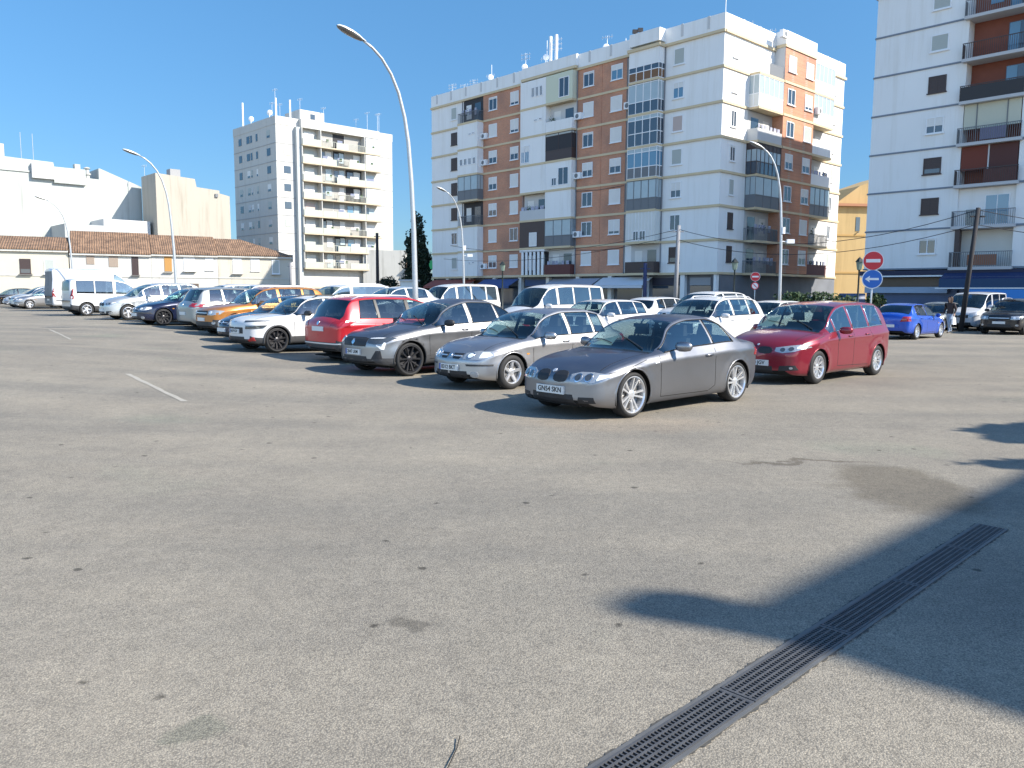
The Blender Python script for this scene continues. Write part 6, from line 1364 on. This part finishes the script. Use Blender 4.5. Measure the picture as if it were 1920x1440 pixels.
LG1 = [mat('leaf_dark', (.018, .035, .014), .7), mat('leaf_deep', (.010, .022, .012), .75)]; LG2 = [mat('leaf_mid', (.045, .08, .025), .7), mat('leaf_green', (.025, .055, .018), .7)]
leaf_mass('conifer_tree', 'tall dark conifer left of the brick apartment block', 'tree', (-11.6, 99, .2), [(0, 0, 2.6, 2.4, 2.2, 2.6), (0, 0, 5.2, 2.1, 2, 2.6), (-.2, 0, 7.6, 1.5, 1.5, 2.3), (0, 0, 9.7, .9, .9, 1.9)], 9000, .20, LG1, trunk=(9, .3), seed=2)
leaf_mass('round_tree', 'small round dark tree beside the tower entrance', 'tree', (-17.0, 110, .2), [(0, 0, 2.6, 1.6, 1.5, 1.3)], 1500, .16, LG1, trunk=(2, .12), seed=3)
leaf_mass('hedge', 'dark green hedge behind the red people carrier', 'hedge', (17.6, 47, 0), [(-1.2, 0, 1.2, 1.3, .8, .9), (.4, 0, 1.3, 1.4, .8, .8), (1.8, .2, 1.1, 1.0, .8, .8)], 4200, .09, LG2, seed=4)
leaf_mass('small_palm_bush', 'small green bush behind the royal blue hatchback', 'bush', (18.5, 41, 0), [(0, 0, 1.45, .55, .5, .45)], 500, .10, LG2, trunk=(1.2, .06), seed=5)
# tree outside the frame that throws the two soft shadows at right
t2 = sh * (6.0 / 12)
leaf_mass('street_tree', 'leafy tree standing outside the right edge of the photo', 'tree', (6.6 + t2.x, 9.4 + t2.y, 0), [(.8, .35, 6.2, 1.25, 1.05, .5), (2.0, 1.2, 6.0, 1.4, 1.1, .5), (-.9, -1.25, 5.9, 1.2, .28, .25)], 9000, .13, LG2, trunk=(6, .16), seed=6)
lw = wthing('boundary_wall', 'low white wall and grey fence between tower and brick block', 'wall', (-14, 90, 0)); m_ = MB(); m_.box(-19.5, -10.0, 89.9, 90.2, 0, 2.2); m_.build('wall', GREYW, lw)
lk = wthing('kiosk', 'small white kiosk beside the dark conifer', 'kiosk', (-11, 86, 0)); m_ = MB(); m_.box(-11.8, -10.2, 85, 87, 0, 3.0); m_.build('wall', PALE, lk); m_ = MB(); m_.box(-12, -10, 84.8, 87.2, 3.0, 3.15); m_.build('roof', GREYW, lk)

# ---- pedestrian
def person(x, y, rz):
    root = thing('person', 'pedestrian in dark jacket and pale jeans walking by the grey van with a white bag', 'person', (x, y, 0), rz)
    J = {'pel': (0, 0, .93), 'sp1': (.0, 0, 1.08), 'sp2': (.02, 0, 1.25), 'nk': (.03, 0, 1.42), 'hb': (.05, 0, 1.50), 'hd': (.07, 0, 1.60), 'ht': (.06, 0, 1.69),
         'shL': (.02, .18, 1.36), 'elL': (-.06, .24, 1.10), 'wrL': (.08, .24, .88), 'haL': (.12, .24, .80), 'shR': (.02, -.18, 1.36), 'elR': (.00, -.26, 1.10), 'wrR': (.16, -.22, .94), 'haR': (.20, -.22, .86),
         'hpL': (0, .09, .88), 'knL': (.20, .10, .50), 'anL': (.16, .10, .09), 'toL': (.34, .11, .035), 'hpR': (0, -.09, .88), 'knR': (-.08, -.10, .48), 'anR': (-.34, -.10, .14), 'toR': (-.22, -.11, .03)}
    R_ = {'pel': .145, 'sp1': .13, 'sp2': .15, 'nk': .055, 'hb': .06, 'hd': .095, 'ht': .07, 'shL': .075, 'elL': .05, 'wrL': .034, 'haL': .04, 'shR': .075, 'elR': .05, 'wrR': .034, 'haR': .04, 'hpL': .095, 'knL': .065, 'anL': .042, 'toL': .035, 'hpR': .095, 'knR': .065, 'anR': .042, 'toR': .035}
    E_ = [('pel', 'sp1'), ('sp1', 'sp2'), ('sp2', 'nk'), ('nk', 'hb'), ('hb', 'hd'), ('hd', 'ht'), ('sp2', 'shL'), ('shL', 'elL'), ('elL', 'wrL'), ('wrL', 'haL'), ('sp2', 'shR'), ('shR', 'elR'), ('elR', 'wrR'), ('wrR', 'haR'), ('pel', 'hpL'), ('hpL', 'knL'), ('knL', 'anL'), ('anL', 'toL'), ('pel', 'hpR'), ('hpR', 'knR'), ('knR', 'anR'), ('anR', 'toR')]
    ks = list(J); me = bpy.data.meshes.new('body'); me.from_pydata([J[k] for k in ks], [(ks.index(a), ks.index(b)) for a, b in E_], []); o = bpy.data.objects.new('body', me); COL.objects.link(o); o.parent = root
    md = o.modifiers.new('skin', 'SKIN'); sd = me.skin_vertices[0].data
    for i, k in enumerate(ks): sd[i].radius = (R_[k], R_[k]); sd[i].use_root = (k == 'pel')
    o.modifiers.new('sub', 'SUBSURF').levels = 2; o.modifiers['sub'].render_levels = 2; bpy.context.view_layer.update()
    dg = bpy.context.evaluated_depsgraph_get(); m2 = bpy.data.meshes.new_from_object(o.evaluated_get(dg)); o.modifiers.clear(); o.data = m2
    ms = [mat('skin', (.45, .26, .18), .6), mat('jacket_dark', (.045, .03, .03), .85), mat('jeans_pale', (.30, .36, .46), .9), mat('shoe_dark', (.05, .05, .05), .8)]
    m2.materials.clear(); [m2.materials.append(q) for q in ms]
    for p in m2.polygons:
        c = p.center; p.use_smooth = True
        p.material_index = 3 if c.z < .09 else 2 if c.z < .90 and abs(c.y) < .19 else 0 if (c.z > 1.44 or (c.z < .93 and abs(c.y) > .19)) else 1
    h = MB()
    vs = []; n_ = 12; rows = [(1.72, .03), (1.70, .08), (1.65, .105), (1.58, .11), (1.50, .10), (1.42, .09), (1.36, .05)]
    for z, r in rows: vs += [(.03 + r * 1.05 * math.cos(a), r * math.sin(a), z) for a in np.linspace(.75, 2 * math.pi - .75, n_)]
    h.add(vs, [(i * n_ + k, i * n_ + k + 1, (i + 1) * n_ + k + 1, (i + 1) * n_ + k) for i in range(len(rows) - 1) for k in range(n_ - 1)]); h.build('hair', mat('hair_brown', (.05, .025, .015), .8), root, True)
    b = thing('shopping_bag', 'small white bag carried by the pedestrian', 'bag', (x + math.cos(rz) * .12 - math.sin(rz) * .27, y + math.sin(rz) * .12 + math.cos(rz) * .27, 0), rz); m = MB(); m.hexa([(-.14, -.05, .42), (.14, -.05, .42), (.14, .05, .42), (-.14, .05, .42), (-.11, -.02, .74), (.11, -.02, .74), (.11, .02, .74), (-.11, .02, .74)]); m.build('bag_body', FRAME, b); m = MB(); m.tube([(-.08, 0, .74), (0, 0, .82), (.08, 0, .74)], .01, 5); m.build('handle', FRAME, b)
person(20.6, 37.8, math.radians(-150))
